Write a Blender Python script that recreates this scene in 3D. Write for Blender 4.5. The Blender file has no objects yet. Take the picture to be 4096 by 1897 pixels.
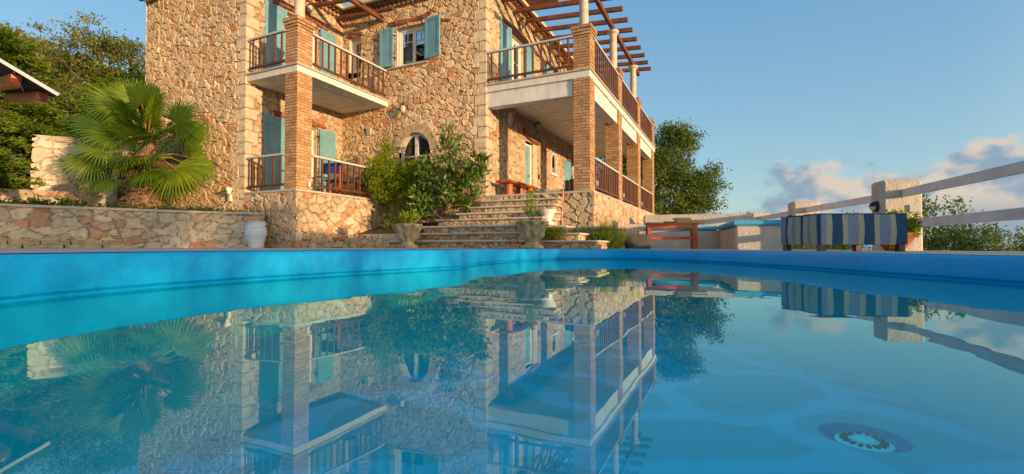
import bpy, math, random
import numpy as np
from mathutils import Vector, Matrix
random.seed(7)
RS = np.random.RandomState(11)
SC = bpy.context.scene
COL = SC.collection

# ------------------------------------------------------------------ camera
cam = bpy.data.cameras.new("camera")
cam.sensor_width = 36.0
cam.lens = 1900.0 / 4096.0 * 36.0
cam.clip_start = 0.02
cam.clip_end = 60000.0
co = bpy.data.objects.new("camera", cam)
COL.objects.link(co)
co.location = (0, 0, 0.265)
co.rotation_euler = (math.radians(90) + math.atan(38.5 / 1900.0), 0, 0)
SC.camera = co

# ------------------------------------------------------------------ sun and sky
SUN_DIR = Vector((0.739, -0.674, 0.0)).normalized()
SUN_EL = math.radians(5.2)
SUN_ROT = math.atan2(SUN_DIR.x, SUN_DIR.y)
sun = bpy.data.lights.new("sun", 'SUN')
sun.energy = 2.0
sun.angle = math.radians(0.5)
sun.color = (1.0, 0.68, 0.38)
so = bpy.data.objects.new("sun", sun)
COL.objects.link(so)
sv = Vector((SUN_DIR.x * math.cos(SUN_EL), SUN_DIR.y * math.cos(SUN_EL), math.sin(SUN_EL)))
so.rotation_euler = (-sv).to_track_quat('-Z', 'Y').to_euler()
so.location = sv * 50

world = bpy.data.worlds.new("World")
SC.world = world
world.use_nodes = True
wt = world.node_tree
wt.nodes.clear()


class NT:
    """tiny helper to write node graphs"""
    def __init__(s, tree): s.t = tree
    def n(s, typ, **kw):
        nd = s.t.nodes.new(typ)
        for k, v in kw.items():
            if k.startswith('i_'):
                nd.inputs[k[2:].replace('_', ' ')].default_value = v
            else:
                setattr(nd, k, v)
        return nd
    def l(s, a, b): s.t.links.new(a, b)
    def math(s, op, a, b=None, c=None, clamp=False):
        nd = s.t.nodes.new('ShaderNodeMath'); nd.operation = op; nd.use_clamp = clamp
        for i, v in enumerate((a, b, c)):
            if v is None: continue
            if isinstance(v, (int, float)): nd.inputs[i].default_value = v
            else: s.t.links.new(v, nd.inputs[i])
        return nd.outputs[0]
    def mix(s, fac, a, b, mode='MIX'):
        nd = s.t.nodes.new('ShaderNodeMix'); nd.data_type = 'RGBA'; nd.blend_type = mode
        for sock, v in ((nd.inputs[0], fac), (nd.inputs[6], a), (nd.inputs[7], b)):
            if isinstance(v, (int, float)): sock.default_value = v
            elif isinstance(v, tuple): sock.default_value = (v[0], v[1], v[2], 1)
            else: s.t.links.new(v, sock)
        return nd.outputs[2]
    def ramp(s, fac, stops, interp='LINEAR'):
        nd = s.t.nodes.new('ShaderNodeValToRGB'); cr = nd.color_ramp; cr.interpolation = interp
        while len(cr.elements) < len(stops): cr.elements.new(0.5)
        for e, (p, c) in zip(cr.elements, stops):
            e.position = p; e.color = (c[0], c[1], c[2], 1)
        s.t.links.new(fac, nd.inputs[0])
        return nd.outputs[0]
    def maprange(s, v, a, b, c=0.0, d=1.0, smooth=True):
        nd = s.t.nodes.new('ShaderNodeMapRange'); nd.interpolation_type = 'SMOOTHSTEP' if smooth else 'LINEAR'
        s.t.links.new(v, nd.inputs[0])
        for i, q in enumerate((a, b, c, d)): nd.inputs[1 + i].default_value = q
        return nd.outputs[0]


w = NT(wt)
sky = w.n('ShaderNodeTexSky', sky_type='NISHITA')
sky.sun_disc = False
sky.sun_elevation = SUN_EL
sky.sun_rotation = SUN_ROT
sky.altitude = 200
sky.air_density = 1.0
sky.dust_density = 0.6
sky.ozone_density = 1.5
tc = w.n('ShaderNodeTexCoord')
sep = w.n('ShaderNodeSeparateXYZ'); w.l(tc.outputs['Generated'], sep.inputs[0])
dx, dy, dz = sep.outputs
# cumulus bank low over the sea, to the right; coordinates are direction tangents
azm = w.math('ARCTAN2', dx, dy)
comb = w.n('ShaderNodeCombineXYZ')
w.l(azm, comb.inputs[0]); w.l(w.math('MULTIPLY', dz, 1.5), comb.inputs[1])
nz = w.n('ShaderNodeTexNoise', noise_dimensions='2D'); nz.inputs['Scale'].default_value = 7.5
nz.inputs['Detail'].default_value = 7; nz.inputs['Roughness'].default_value = 0.55
w.l(comb.outputs[0], nz.inputs['Vector'])
side = w.maprange(azm, 0.33, 0.66)
back = w.maprange(azm, 1.5, 2.2, 1.0, 0.0)
hgt = w.math('ADD', w.math('MULTIPLY', side, 0.075), 0.070)
val = w.math('ADD', w.math('SUBTRACT', hgt, dz), w.math('MULTIPLY', w.math('SUBTRACT', nz.outputs[0], 0.5), 0.22))
dens = w.maprange(val, -0.009, 0.027)
dens = w.math('MULTIPLY', dens, w.math('MULTIPLY', w.maprange(azm, 0.27, 0.40), back))
nz2 = w.n('ShaderNodeTexNoise', noise_dimensions='2D'); nz2.inputs['Scale'].default_value = 11
nz2.inputs['Detail'].default_value = 5
mp = w.n('ShaderNodeMapping'); mp.inputs['Location'].default_value = (3.1, 1.7, 0)
w.l(comb.outputs[0], mp.inputs[0]); w.l(mp.outputs[0], nz2.inputs['Vector'])
lit = w.math('MULTIPLY', w.maprange(nz2.outputs[0], 0.42, 0.60), w.maprange(dz, 0.03, 0.09))
CLOUD_SH = (0.55, 0.74, 1.02)
CLOUD_LT = (1.75, 1.38, 1.1)
cloudcol = w.mix(lit, CLOUD_SH, CLOUD_LT)
# a soft small cloud on the left behind the trees and one at far right
hsv = w.n('ShaderNodeHueSaturation'); hsv.inputs['Saturation'].default_value = 1.12
grad = w.ramp(w.maprange(dz, 0.0, 0.55, 0, 1, False), [(0.0, (0.78, 1.08, 1.24)), (0.25, (0.69, 1.08, 1.37)), (1.0, (0.39, 0.82, 1.42))])
base = w.mix(0.75, sky.outputs[0], grad)
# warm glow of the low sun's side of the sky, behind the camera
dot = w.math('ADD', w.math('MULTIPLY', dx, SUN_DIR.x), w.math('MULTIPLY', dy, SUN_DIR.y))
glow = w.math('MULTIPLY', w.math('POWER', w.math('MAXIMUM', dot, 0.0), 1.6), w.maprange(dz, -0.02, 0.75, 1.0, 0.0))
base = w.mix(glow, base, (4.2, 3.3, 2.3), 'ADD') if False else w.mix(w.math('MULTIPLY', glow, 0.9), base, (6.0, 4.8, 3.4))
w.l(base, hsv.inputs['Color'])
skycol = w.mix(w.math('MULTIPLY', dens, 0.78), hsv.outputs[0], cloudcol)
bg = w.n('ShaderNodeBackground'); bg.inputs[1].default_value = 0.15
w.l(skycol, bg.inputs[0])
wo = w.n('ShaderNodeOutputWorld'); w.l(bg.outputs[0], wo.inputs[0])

SC.view_settings.view_transform = 'Standard'
SC.view_settings.look = 'None'
SC.view_settings.gamma = 1.0
SC.view_settings.exposure = 1.58
SC.render.engine = 'CYCLES'
SC.cycles.max_bounces = 10
SC.cycles.transparent_max_bounces = 24
SC.cycles.caustics_reflective = False
SC.cycles.caustics_refractive = False
SC.cycles.use_denoising = True

# ------------------------------------------------------------------ materials
def new_mat(name):
    m = bpy.data.materials.new(name); m.use_nodes = True
    m.node_tree.nodes.clear()
    return m, NT(m.node_tree)

def finish(m, k, shader):
    o = k.n('ShaderNodeOutputMaterial'); k.l(shader, o.inputs[0]); return m

def mat(name, col, rough=0.7, var=0.15, scale=4.0, bump=0.0, bscale=40.0, spec=0.3, metal=0.0, col2=None, coat=0.0, stretch=None, rndvar=0.0):
    m, k = new_mat(name)
    t = k.n('ShaderNodeTexCoord')
    vec = t.outputs['Object']
    if stretch:
        mp = k.n('ShaderNodeMapping'); mp.inputs['Scale'].default_value = stretch
        k.l(vec, mp.inputs[0]); vec = mp.outputs[0]
    nz = k.n('ShaderNodeTexNoise'); nz.inputs['Scale'].default_value = scale; nz.inputs['Detail'].default_value = 6
    k.l(vec, nz.inputs['Vector'])
    lo = tuple(c * (1 - var) for c in col); hi = tuple(min(1, c * (1 + var)) for c in (col2 or col))
    c = k.ramp(nz.outputs[0], [(0.3, lo), (0.7, hi)])
    if rndvar:
        at = k.n('ShaderNodeAttribute'); at.attribute_name = 'rnd'
        c = k.mix(1.0, c, k.ramp(at.outputs['Fac'], [(0, (1 - rndvar,) * 3), (1, (1, 1, 1))]), 'MULTIPLY')
    p = k.n('ShaderNodeBsdfPrincipled'); k.l(c, p.inputs['Base Color'])
    p.inputs['Roughness'].default_value = rough; p.inputs['Specular IOR Level'].default_value = spec
    p.inputs['Metallic'].default_value = metal; p.inputs['Coat Weight'].default_value = coat
    if bump:
        n2 = k.n('ShaderNodeTexNoise'); n2.inputs['Scale'].default_value = bscale; n2.inputs['Detail'].default_value = 5
        k.l(vec, n2.inputs['Vector'])
        b = k.n('ShaderNodeBump'); b.inputs['Strength'].default_value = 1.0; b.inputs['Distance'].default_value = bump
        k.l(n2.outputs[0], b.inputs['Height']); k.l(b.outputs[0], p.inputs['Normal'])
    return finish(m, k, p.outputs[0])

def stone_mat(name, stops, mortar, tint=(1, 1, 1)):
    m, k = new_mat(name)
    at = k.n('ShaderNodeAttribute'); at.attribute_name = 'rnd'
    mo = k.n('ShaderNodeAttribute'); mo.attribute_name = 'mort'
    t = k.n('ShaderNodeTexCoord')
    nz = k.n('ShaderNodeTexNoise'); nz.inputs['Scale'].default_value = 9; nz.inputs['Detail'].default_value = 8; nz.inputs['Roughness'].default_value = 0.65
    k.l(t.outputs['Object'], nz.inputs['Vector'])
    nb = k.n('ShaderNodeTexNoise'); nb.inputs['Scale'].default_value = 0.8; nb.inputs['Detail'].default_value = 3
    k.l(t.outputs['Object'], nb.inputs['Vector'])
    c = k.ramp(at.outputs['Fac'], stops)
    c = k.mix(1.0, c, k.ramp(nz.outputs[0], [(0.25, (0.66, 0.62, 0.58)), (0.5, (1, 1, 1)), (0.75, (1.28, 1.24, 1.18))]), 'MULTIPLY')
    c = k.mix(1.0, c, k.ramp(nb.outputs[0], [(0.3, (0.86, 0.84, 0.82)), (0.7, (1.1, 1.08, 1.05))]), 'MULTIPLY')
    c = k.mix(mo.outputs['Fac'], c, mortar)
    c = k.mix(1.0, c, tint, 'MULTIPLY')
    p = k.n('ShaderNodeBsdfPrincipled'); k.l(c, p.inputs['Base Color'])
    p.inputs['Roughness'].default_value = 0.9; p.inputs['Specular IOR Level'].default_value = 0.15
    n2 = k.n('ShaderNodeTexNoise'); n2.inputs['Scale'].default_value = 45; n2.inputs['Detail'].default_value = 6
    k.l(t.outputs['Object'], n2.inputs['Vector'])
    b = k.n('ShaderNodeBump'); b.inputs['Distance'].default_value = 0.012; b.inputs['Strength'].default_value = 1
    k.l(n2.outputs[0], b.inputs['Height']); k.l(b.outputs[0], p.inputs['Normal'])
    return finish(m, k, p.outputs[0])

def leaf_mat(name, stops, trans=0.35, gloss=0.25, back=None):
    m, k = new_mat(name)
    at = k.n('ShaderNodeAttribute'); at.attribute_name = 'rnd'
    c = k.ramp(at.outputs['Fac'], stops)
    if back:
        g = k.n('ShaderNodeNewGeometry')
        c = k.mix(k.math('MULTIPLY', g.outputs['Backfacing'], k.math('GREATER_THAN', at.outputs['Fac'], .74)), c, back)
    p = k.n('ShaderNodeBsdfPrincipled'); k.l(c, p.inputs['Base Color'])
    p.inputs['Roughness'].default_value = 0.45; p.inputs['Specular IOR Level'].default_value = gloss
    tr = k.n('ShaderNodeBsdfTranslucent')
    c2 = k.mix(1.0, c, (1.3, 1.35, 0.5), 'MULTIPLY'); k.l(c2, tr.inputs[0])
    mx = k.n('ShaderNodeMixShader'); mx.inputs[0].default_value = trans
    k.l(p.outputs[0], mx.inputs[1]); k.l(tr.outputs[0], mx.inputs[2])
    return finish(m, k, mx.outputs[0])

S_HOUSE = [(0.0, (0.58, 0.39, 0.22)), (0.3, (0.72, 0.53, 0.32)), (0.55, (0.64, 0.45, 0.26)), (0.72, (0.78, 0.61, 0.40)), (0.84, (0.66, 0.40, 0.21)), (0.93, (0.58, 0.29, 0.14)), (1.0, (0.44, 0.35, 0.25))]
S_PALE = [(0.0, (0.44, 0.34, 0.22)), (0.4, (0.58, 0.46, 0.31)), (0.66, (0.54, 0.39, 0.25)), (0.78, (0.48, 0.23, 0.11)), (0.86, (0.54, 0.40, 0.26)), (1.0, (0.60, 0.51, 0.37))]
S_PLANT = [(0.0, (0.52, 0.44, 0.32)), (0.4, (0.68, 0.59, 0.44)), (0.7, (0.58, 0.46, 0.31)), (0.88, (0.52, 0.28, 0.16)), (1.0, (0.42, 0.38, 0.31))]
M = {}
M['stone'] = stone_mat('rubble_stone', S_HOUSE, (0.27, 0.195, 0.125))
M['stone_pale'] = stone_mat('rubble_stone_pale', S_PALE, (0.23, 0.17, 0.11))
M['stone_plant'] = stone_mat('planter_stone', S_PLANT, (0.34, 0.29, 0.22))
M['quoin'] = mat('cut_stone', (0.60, 0.48, 0.34), 0.85, 0.2, 6, 0.006, 50)
M['archstone'] = mat('arch_voussoir', (0.52, 0.37, 0.22), 0.9, 0.3, 7, 0.012, 30)
M['white'] = mat('white_plaster', (0.72, 0.67, 0.58), 0.75, 0.14, 5, 0.003, 40, stretch=(1, 1, 0.3))
M['soffit'] = mat('soffit_plaster', (0.74, 0.65, 0.53), 0.85, 0.05, 2, 0.002, 60)
M['trim'] = mat('limestone_trim', (0.56, 0.46, 0.34), 0.8, 0.15, 8, 0.004, 60)
M['tread'] = mat('tread_stone', (0.60, 0.50, 0.37), 0.75, 0.2, 5, 0.004, 60)
M['teal'] = mat('teal_paint', (0.16, 0.34, 0.38), 0.5, 0.16, 4, 0.0006, 60, spec=0.4)
M['wood'] = mat('stained_wood', (0.13, 0.045, 0.02), 0.5, 0.35, 6, 0.002, 30, stretch=(1, 1, 0.15), spec=0.4)
M['beam'] = mat('beam_wood', (0.19, 0.062, 0.027), 0.55, 0.35, 5, 0.003, 20, spec=0.3)
M['oldwood'] = mat('old_lintel_wood', (0.26, 0.10, 0.045), 0.8, 0.5, 9, 0.012, 18)
M['rail'] = mat('grey_rail_paint', (0.55, 0.53, 0.48), 0.5, 0.1, 5)
M['frame'] = mat('white_frame_paint', (0.72, 0.68, 0.60), 0.45, 0.04, 5)
M['brick_mortar'] = mat('brick_mortar', (0.36, 0.24, 0.14), 0.95, 0.15, 20)
M['iron'] = mat('black_iron', (0.02, 0.02, 0.02), 0.5, 0.2, 10, spec=0.5)
M['brass'] = mat('lantern_metal', (0.16, 0.12, 0.07), 0.4, 0.3, 10, metal=0.7)
M['curtain'] = mat('curtain_cloth', (0.45, 0.47, 0.48), 0.9, 0.2, 3)
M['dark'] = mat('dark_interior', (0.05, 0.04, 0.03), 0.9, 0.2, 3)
M['tile'] = mat('roof_tile', (0.50, 0.30, 0.17), 0.85, 0.3, 3, rndvar=0.35)
M['gutter'] = mat('cream_gutter', (0.62, 0.48, 0.24), 0.5, 0.08, 3)
M['redwood'] = mat('red_varnished_wood', (0.46, 0.07, 0.02), 0.35, 0.3, 7, 0.001, 30, coat=0.3, stretch=(0.3, 1, 1))
M['orangewood'] = mat('orange_varnished_wood', (0.42, 0.10, 0.028), 0.4, 0.35, 8, 0.001, 30, coat=0.2)
M['palewood'] = mat('pale_wood', (0.52, 0.33, 0.15), 0.55, 0.2, 12)
M['greywood'] = mat('weathered_leg_wood', (0.17, 0.12, 0.09), 0.8, 0.3, 12)
M['canvas'] = mat('blue_canvas', (0.02, 0.05, 0.18), 0.85, 0.15, 12)
M['wicker'] = mat('brown_wicker', (0.06, 0.03, 0.02), 0.6, 0.4, 60, 0.004, 120)
M['cushion'] = mat('turquoise_cushion', (0.08, 0.42, 0.64), 0.75, 0.1, 4, 0.004, 14)
M['creamcushion'] = mat('cream_cushion', (0.55, 0.48, 0.38), 0.85, 0.1, 4)
M['stucco'] = mat('rough_stucco', (0.55, 0.47, 0.38), 0.9, 0.14, 3, 0.02, 22)
M['fence'] = mat('white_rail_paint', (0.70, 0.66, 0.64), 0.55, 0.12, 5, 0.002, 30)
M['vase'] = mat('white_glaze', (0.66, 0.70, 0.72), 0.5, 0.06, 5, 0.003, 14)
M['urn'] = mat('carved_stone', (0.43, 0.33, 0.19), 0.9, 0.35, 9, 0.008, 30)
M['terracotta'] = mat('terracotta', (0.42, 0.10, 0.045), 0.8, 0.25, 6)
M['soil'] = mat('soil', (0.10, 0.07, 0.045), 0.95, 0.4, 8, 0.02, 20)
M['deck'] = mat('deck_paving', (0.52, 0.45, 0.36), 0.85, 0.2, 3, 0.004, 20)
M['ground'] = mat('dry_ground', (0.13, 0.13, 0.06), 0.95, 0.5, 0.7, 0.05, 4)
M['bark'] = mat('bark', (0.12, 0.085, 0.06), 0.95, 0.4, 6, 0.02, 18, stretch=(1, 1, 0.3))
M['palmbark'] = mat('palm_fibre', (0.22, 0.13, 0.075), 0.95, 0.5, 9, 0.03, 25)
M['rope'] = mat('rope_handle', (0.30, 0.20, 0.14), 0.9, 0.2, 30)
M['bag'] = mat('dark_grey_bag', (0.07, 0.065, 0.065), 0.9, 0.2, 12)
M['shade_cloth'] = mat('dark_canopy', (0.05, 0.035, 0.035), 0.85, 0.15, 6)
M['drainwhite'] = mat('drain_white', (0.93, 0.93, 0.93), 0.4, 0.02, 6)
M['basin'] = mat('drain_basin', (0.005, 0.20, 0.42), 0.8, 0.3, 9)
M['whitetrim'] = mat('white_trim', (0.7, 0.68, 0.66), 0.5, 0.05, 6)
M['plate'] = mat('grey_plastic', (0.45, 0.45, 0.38), 0.6, 0.05, 6)
M['lampblack'] = mat('lamp_black', (0.015, 0.02, 0.025), 0.4, 0.1, 6)
M['lampglass'] = mat('frosted_lamp_glass', (0.62, 0.52, 0.40), 0.4, 0.05, 6)
M['blueglass'] = mat('siren_blue', (0.01, 0.02, 0.25), 0.15, 0.05, 6)
M['navy'] = mat('navy_stripe', (0.03, 0.09, 0.17), 0.9, 0.12, 25, 0.003, 8)
M['greyblue'] = mat('greyblue_stripe', (0.24, 0.28, 0.36), 0.9, 0.1, 25, 0.003, 8)
M['beige'] = mat('beige_stripe', (0.46, 0.41, 0.30), 0.9, 0.1, 25, 0.003, 8)
M['pink'] = mat('pink_paint', (0.6, 0.32, 0.25), 0.6, 0.1, 6)

def brick_mat():
    m, k = new_mat('thin_brick')
    at = k.n('ShaderNodeAttribute'); at.attribute_name = 'rnd'
    t = k.n('ShaderNodeTexCoord')
    nz = k.n('ShaderNodeTexNoise'); nz.inputs['Scale'].default_value = 25; nz.inputs['Detail'].default_value = 6
    k.l(t.outputs['Object'], nz.inputs['Vector'])
    c = k.ramp(at.outputs['Fac'], [(0, (0.40, 0.22, 0.105)), (0.5, (0.50, 0.30, 0.15)), (0.8, (0.56, 0.36, 0.19)), (1, (0.36, 0.18, 0.09))])
    c = k.mix(1.0, c, k.ramp(nz.outputs[0], [(0.3, (0.75, 0.72, 0.7)), (0.7, (1.2, 1.18, 1.15))]), 'MULTIPLY')
    p = k.n('ShaderNodeBsdfPrincipled'); k.l(c, p.inputs['Base Color']); p.inputs['Roughness'].default_value = 0.9
    p.inputs['Specular IOR Level'].default_value = 0.15
    return finish(m, k, p.outputs[0])
M['brick'] = brick_mat()

def glass_mat(name, ior, tint, rough=0.0, wave=False):
    m, k = new_mat(name)
    tr = k.n('ShaderNodeBsdfTransparent'); tr.inputs[0].default_value = (*tint, 1)
    gl = k.n('ShaderNodeBsdfGlossy'); gl.inputs['Roughness'].default_value = rough; gl.inputs[0].default_value = (.76, 1, .92, 1) if wave else (1, 1, 1, 1)
    fr = k.n('ShaderNodeFresnel'); ge = k.n('ShaderNodeNewGeometry')
    k.l(k.math('ADD', k.math('MULTIPLY', ge.outputs['Backfacing'], 1.0 / ior - ior), ior), fr.inputs[0])
    if wave:
        t = k.n('ShaderNodeTexCoord')
        n1 = k.n('ShaderNodeTexNoise'); n1.inputs['Scale'].default_value = 1.1; n1.inputs['Detail'].default_value = 2.0
        n2 = k.n('ShaderNodeTexNoise'); n2.inputs['Scale'].default_value = 3.2; n2.inputs['Detail'].default_value = 2.0
        k.l(t.outputs['Object'], n1.inputs['Vector']); k.l(t.outputs['Object'], n2.inputs['Vector'])
        s = k.math('ADD', k.math('MULTIPLY', n1.outputs[0], 0.0024), k.math('MULTIPLY', n2.outputs[0], 0.0006))
        b = k.n('ShaderNodeBump'); b.inputs['Distance'].default_value = 1.0; b.inputs['Strength'].default_value = 1.0
        k.l(s, b.inputs['Height']); k.l(b.outputs[0], gl.inputs['Normal'])
    mx = k.n('ShaderNodeMixShader'); k.l(fr.outputs[0], mx.inputs[0])
    k.l(tr.outputs[0], mx.inputs[1]); k.l(gl.outputs[0], mx.inputs[2])
    return finish(m, k, mx.outputs[0])
M['glass'] = glass_mat('window_glass', 1.6, (0.75, 0.78, 0.78))
M['water'] = glass_mat('pool_water', 1.46, (0.25, 1.0, 0.97), 0.0, True)

def pool_mats():
    m, k = new_mat('pool_paint')
    t = k.n('ShaderNodeTexCoord')
    nz = k.n('ShaderNodeTexNoise'); nz.inputs['Scale'].default_value = 1.6; nz.inputs['Detail'].default_value = 7
    k.l(t.outputs['Object'], nz.inputs['Vector'])
    st = k.n('ShaderNodeTexNoise'); st.inputs['Scale'].default_value = 10; st.inputs['Detail'].default_value = 5
    mp = k.n('ShaderNodeMapping'); mp.inputs['Scale'].default_value = (1, 1, 0.12); k.l(t.outputs['Object'], mp.inputs[0]); k.l(mp.outputs[0], st.inputs['Vector'])
    c = k.ramp(nz.outputs[0], [(0.3, (0.001, 0.36, 0.68)), (0.7, (0.002, 0.44, 0.80))])
    sz = k.n('ShaderNodeSeparateXYZ'); k.l(t.outputs['Object'], sz.inputs[0])
    c = k.mix(k.maprange(sz.outputs[2], -0.06, 0.0, 1.0, 0.0), c, (0.002, 0.48, 0.58))
    c = k.mix(k.maprange(st.outputs[0], 0.6, 0.8, 0, 0.25), c, (0.12, 0.45, 0.60))
    p = k.n('ShaderNodeBsdfPrincipled'); k.l(c, p.inputs['Base Color'])
    p.inputs['Roughness'].default_value = 0.42; p.inputs['Specular IOR Level'].default_value = 0.35
    n2 = k.n('ShaderNodeTexNoise'); n2.inputs['Scale'].default_value = 14; n2.inputs['Detail'].default_value = 6
    k.l(t.outputs['Object'], n2.inputs['Vector'])
    b = k.n('ShaderNodeBump'); b.inputs['Distance'].default_value = 0.008; k.l(n2.outputs[0], b.inputs['Height']); k.l(b.outputs[0], p.inputs['Normal'])
    finish(m, k, p.outputs[0]); M['pool'] = m
    # floor: rounded stone shapes painted teal between broad bright blue bands
    m, k = new_mat('pool_floor_paint')
    t = k.n('ShaderNodeTexCoord')
    nw = k.n('ShaderNodeTexNoise'); nw.inputs['Scale'].default_value = 1.3; nw.inputs['Detail'].default_value = 1.5
    k.l(t.outputs['Object'], nw.inputs['Vector'])
    ad = k.n('ShaderNodeVectorMath'); ad.operation = 'MULTIPLY_ADD'
    k.l(nw.outputs['Color'], ad.inputs[0]); ad.inputs[1].default_value = (0.75, 0.75, 0); k.l(t.outputs['Object'], ad.inputs[2])
    v = k.n('ShaderNodeTexVoronoi', feature='DISTANCE_TO_EDGE', voronoi_dimensions='2D'); v.inputs['Scale'].default_value = 0.92
    k.l(ad.outputs[0], v.inputs['Vector'])
    e = k.maprange(v.outputs['Distance'], 0.085, 0.115)
    nz = k.n('ShaderNodeTexNoise'); nz.inputs['Scale'].default_value = 3; nz.inputs['Detail'].default_value = 7
    k.l(t.outputs['Object'], nz.inputs['Vector'])
    cell = k.ramp(nz.outputs[0], [(0.3, (0.002, 0.43, 0.54)), (0.75, (0.004, 0.49, 0.62))])
    line = k.ramp(nz.outputs[0], [(0.3, (0.002, 0.53, 0.72)), (0.75, (0.004, 0.60, 0.82))])
    c = k.mix(e, line, cell)
    p = k.n('ShaderNodeBsdfPrincipled'); k.l(c, p.inputs['Base Color']); p.inputs['Roughness'].default_value = 0.8
    finish(m, k, p.outputs[0]); M['poolfloor'] = m
pool_mats()

def sea_mat():
    m, k = new_mat('sea_surface')
    p = k.n('ShaderNodeBsdfPrincipled'); p.inputs['Base Color'].default_value = (0.03, 0.09, 0.14, 1); p.inputs['Roughness'].default_value = 0.25
    return finish(m, k, p.outputs[0])
M['sea'] = sea_mat()
M['olive'] = leaf_mat('olive_leaf', [(0, (0.055, 0.095, 0.018)), (0.5, (0.125, 0.18, 0.035)), (0.85, (0.19, 0.235, 0.06)), (1, (0.27, 0.29, 0.10))], 0.3)
M['oak'] = leaf_mat('oak_leaf', [(0, (0.07, 0.085, 0.015)), (0.6, (0.17, 0.18, 0.03)), (1, (0.30, 0.27, 0.06))], 0.35)
M['conifer'] = leaf_mat('conifer_spray', [(0, (0.06, 0.11, 0.008)), (0.6, (0.15, 0.22, 0.015)), (0.93, (0.27, 0.32, 0.03)), (0.94, (0.5, 0.18, 0.04)), (1, (0.5, 0.18, 0.04))], 0.4)
M['citrus'] = leaf_mat('citrus_leaf', [(0, (0.09, 0.15, 0.008)), (0.5, (0.22, 0.29, 0.015)), (1, (0.42, 0.44, 0.03))], 0.45)
M['magnolia'] = leaf_mat('magnolia_leaf', [(0, (0.035, 0.085, 0.008)), (0.6, (0.085, 0.16, 0.012)), (1, (0.17, 0.24, 0.02))], 0.15, 0.6, back=(0.30, 0.12, 0.035))
M['palm'] = leaf_mat('palm_fan', [(0, (0.05, 0.10, 0.010)), (0.6, (0.13, 0.21, 0.012)), (1, (0.27, 0.33, 0.02))], 0.4, 0.3)
M['deadpalm'] = leaf_mat('dry_palm', [(0, (0.25, 0.17, 0.07)), (1, (0.38, 0.27, 0.12))], 0.3)
M['petiole'] = mat('palm_petiole', (0.30, 0.20, 0.05), 0.6, 0.3, 5)
M['herb'] = leaf_mat('herb_leaf', [(0, (0.07, 0.11, 0.02)), (0.6, (0.15, 0.20, 0.03)), (1, (0.26, 0.28, 0.05))], 0.3)
M['lime'] = leaf_mat('lime_leaf', [(0, (0.14, 0.20, 0.01)), (1, (0.34, 0.38, 0.03))], 0.4)

# ------------------------------------------------------------------ mesh helpers
def finish_obj(name, me, material, parent=None, smooth=False):
    mats = material if isinstance(material, (list, tuple)) else [material]
    for mm in mats: me.materials.append(M[mm])
    if smooth: me.polygons.foreach_set('use_smooth', [True] * len(me.polygons))
    o = bpy.data.objects.new(name, me); COL.objects.link(o)
    if parent is not None: o.parent = parent
    return o

def np_mesh(name, V, F, attrs=None, midx=None):
    """V (n,3), F (m,4) or (m,3) int arrays, attrs {name: per-vertex float}"""
    me = bpy.data.meshes.new(name)
    V = np.asarray(V, np.float32); F = np.asarray(F, np.int32)
    k = F.shape[1]
    me.vertices.add(len(V)); me.vertices.foreach_set('co', V.ravel())
    me.loops.add(F.size); me.loops.foreach_set('vertex_index', F.ravel())
    me.polygons.add(len(F)); me.polygons.foreach_set('loop_start', np.arange(0, F.size, k, dtype=np.int32))
    me.polygons.foreach_set('loop_total', np.full(len(F), k, np.int32))
    for an, a in (attrs or {}).items():
        at = me.attributes.new(an, 'FLOAT', 'POINT'); at.data.foreach_set('value', np.asarray(a, np.float32))
    if midx is not None: me.polygons.foreach_set('material_index', np.asarray(midx, np.int32))
    me.update(calc_edges=True); me.validate()
    return me

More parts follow.
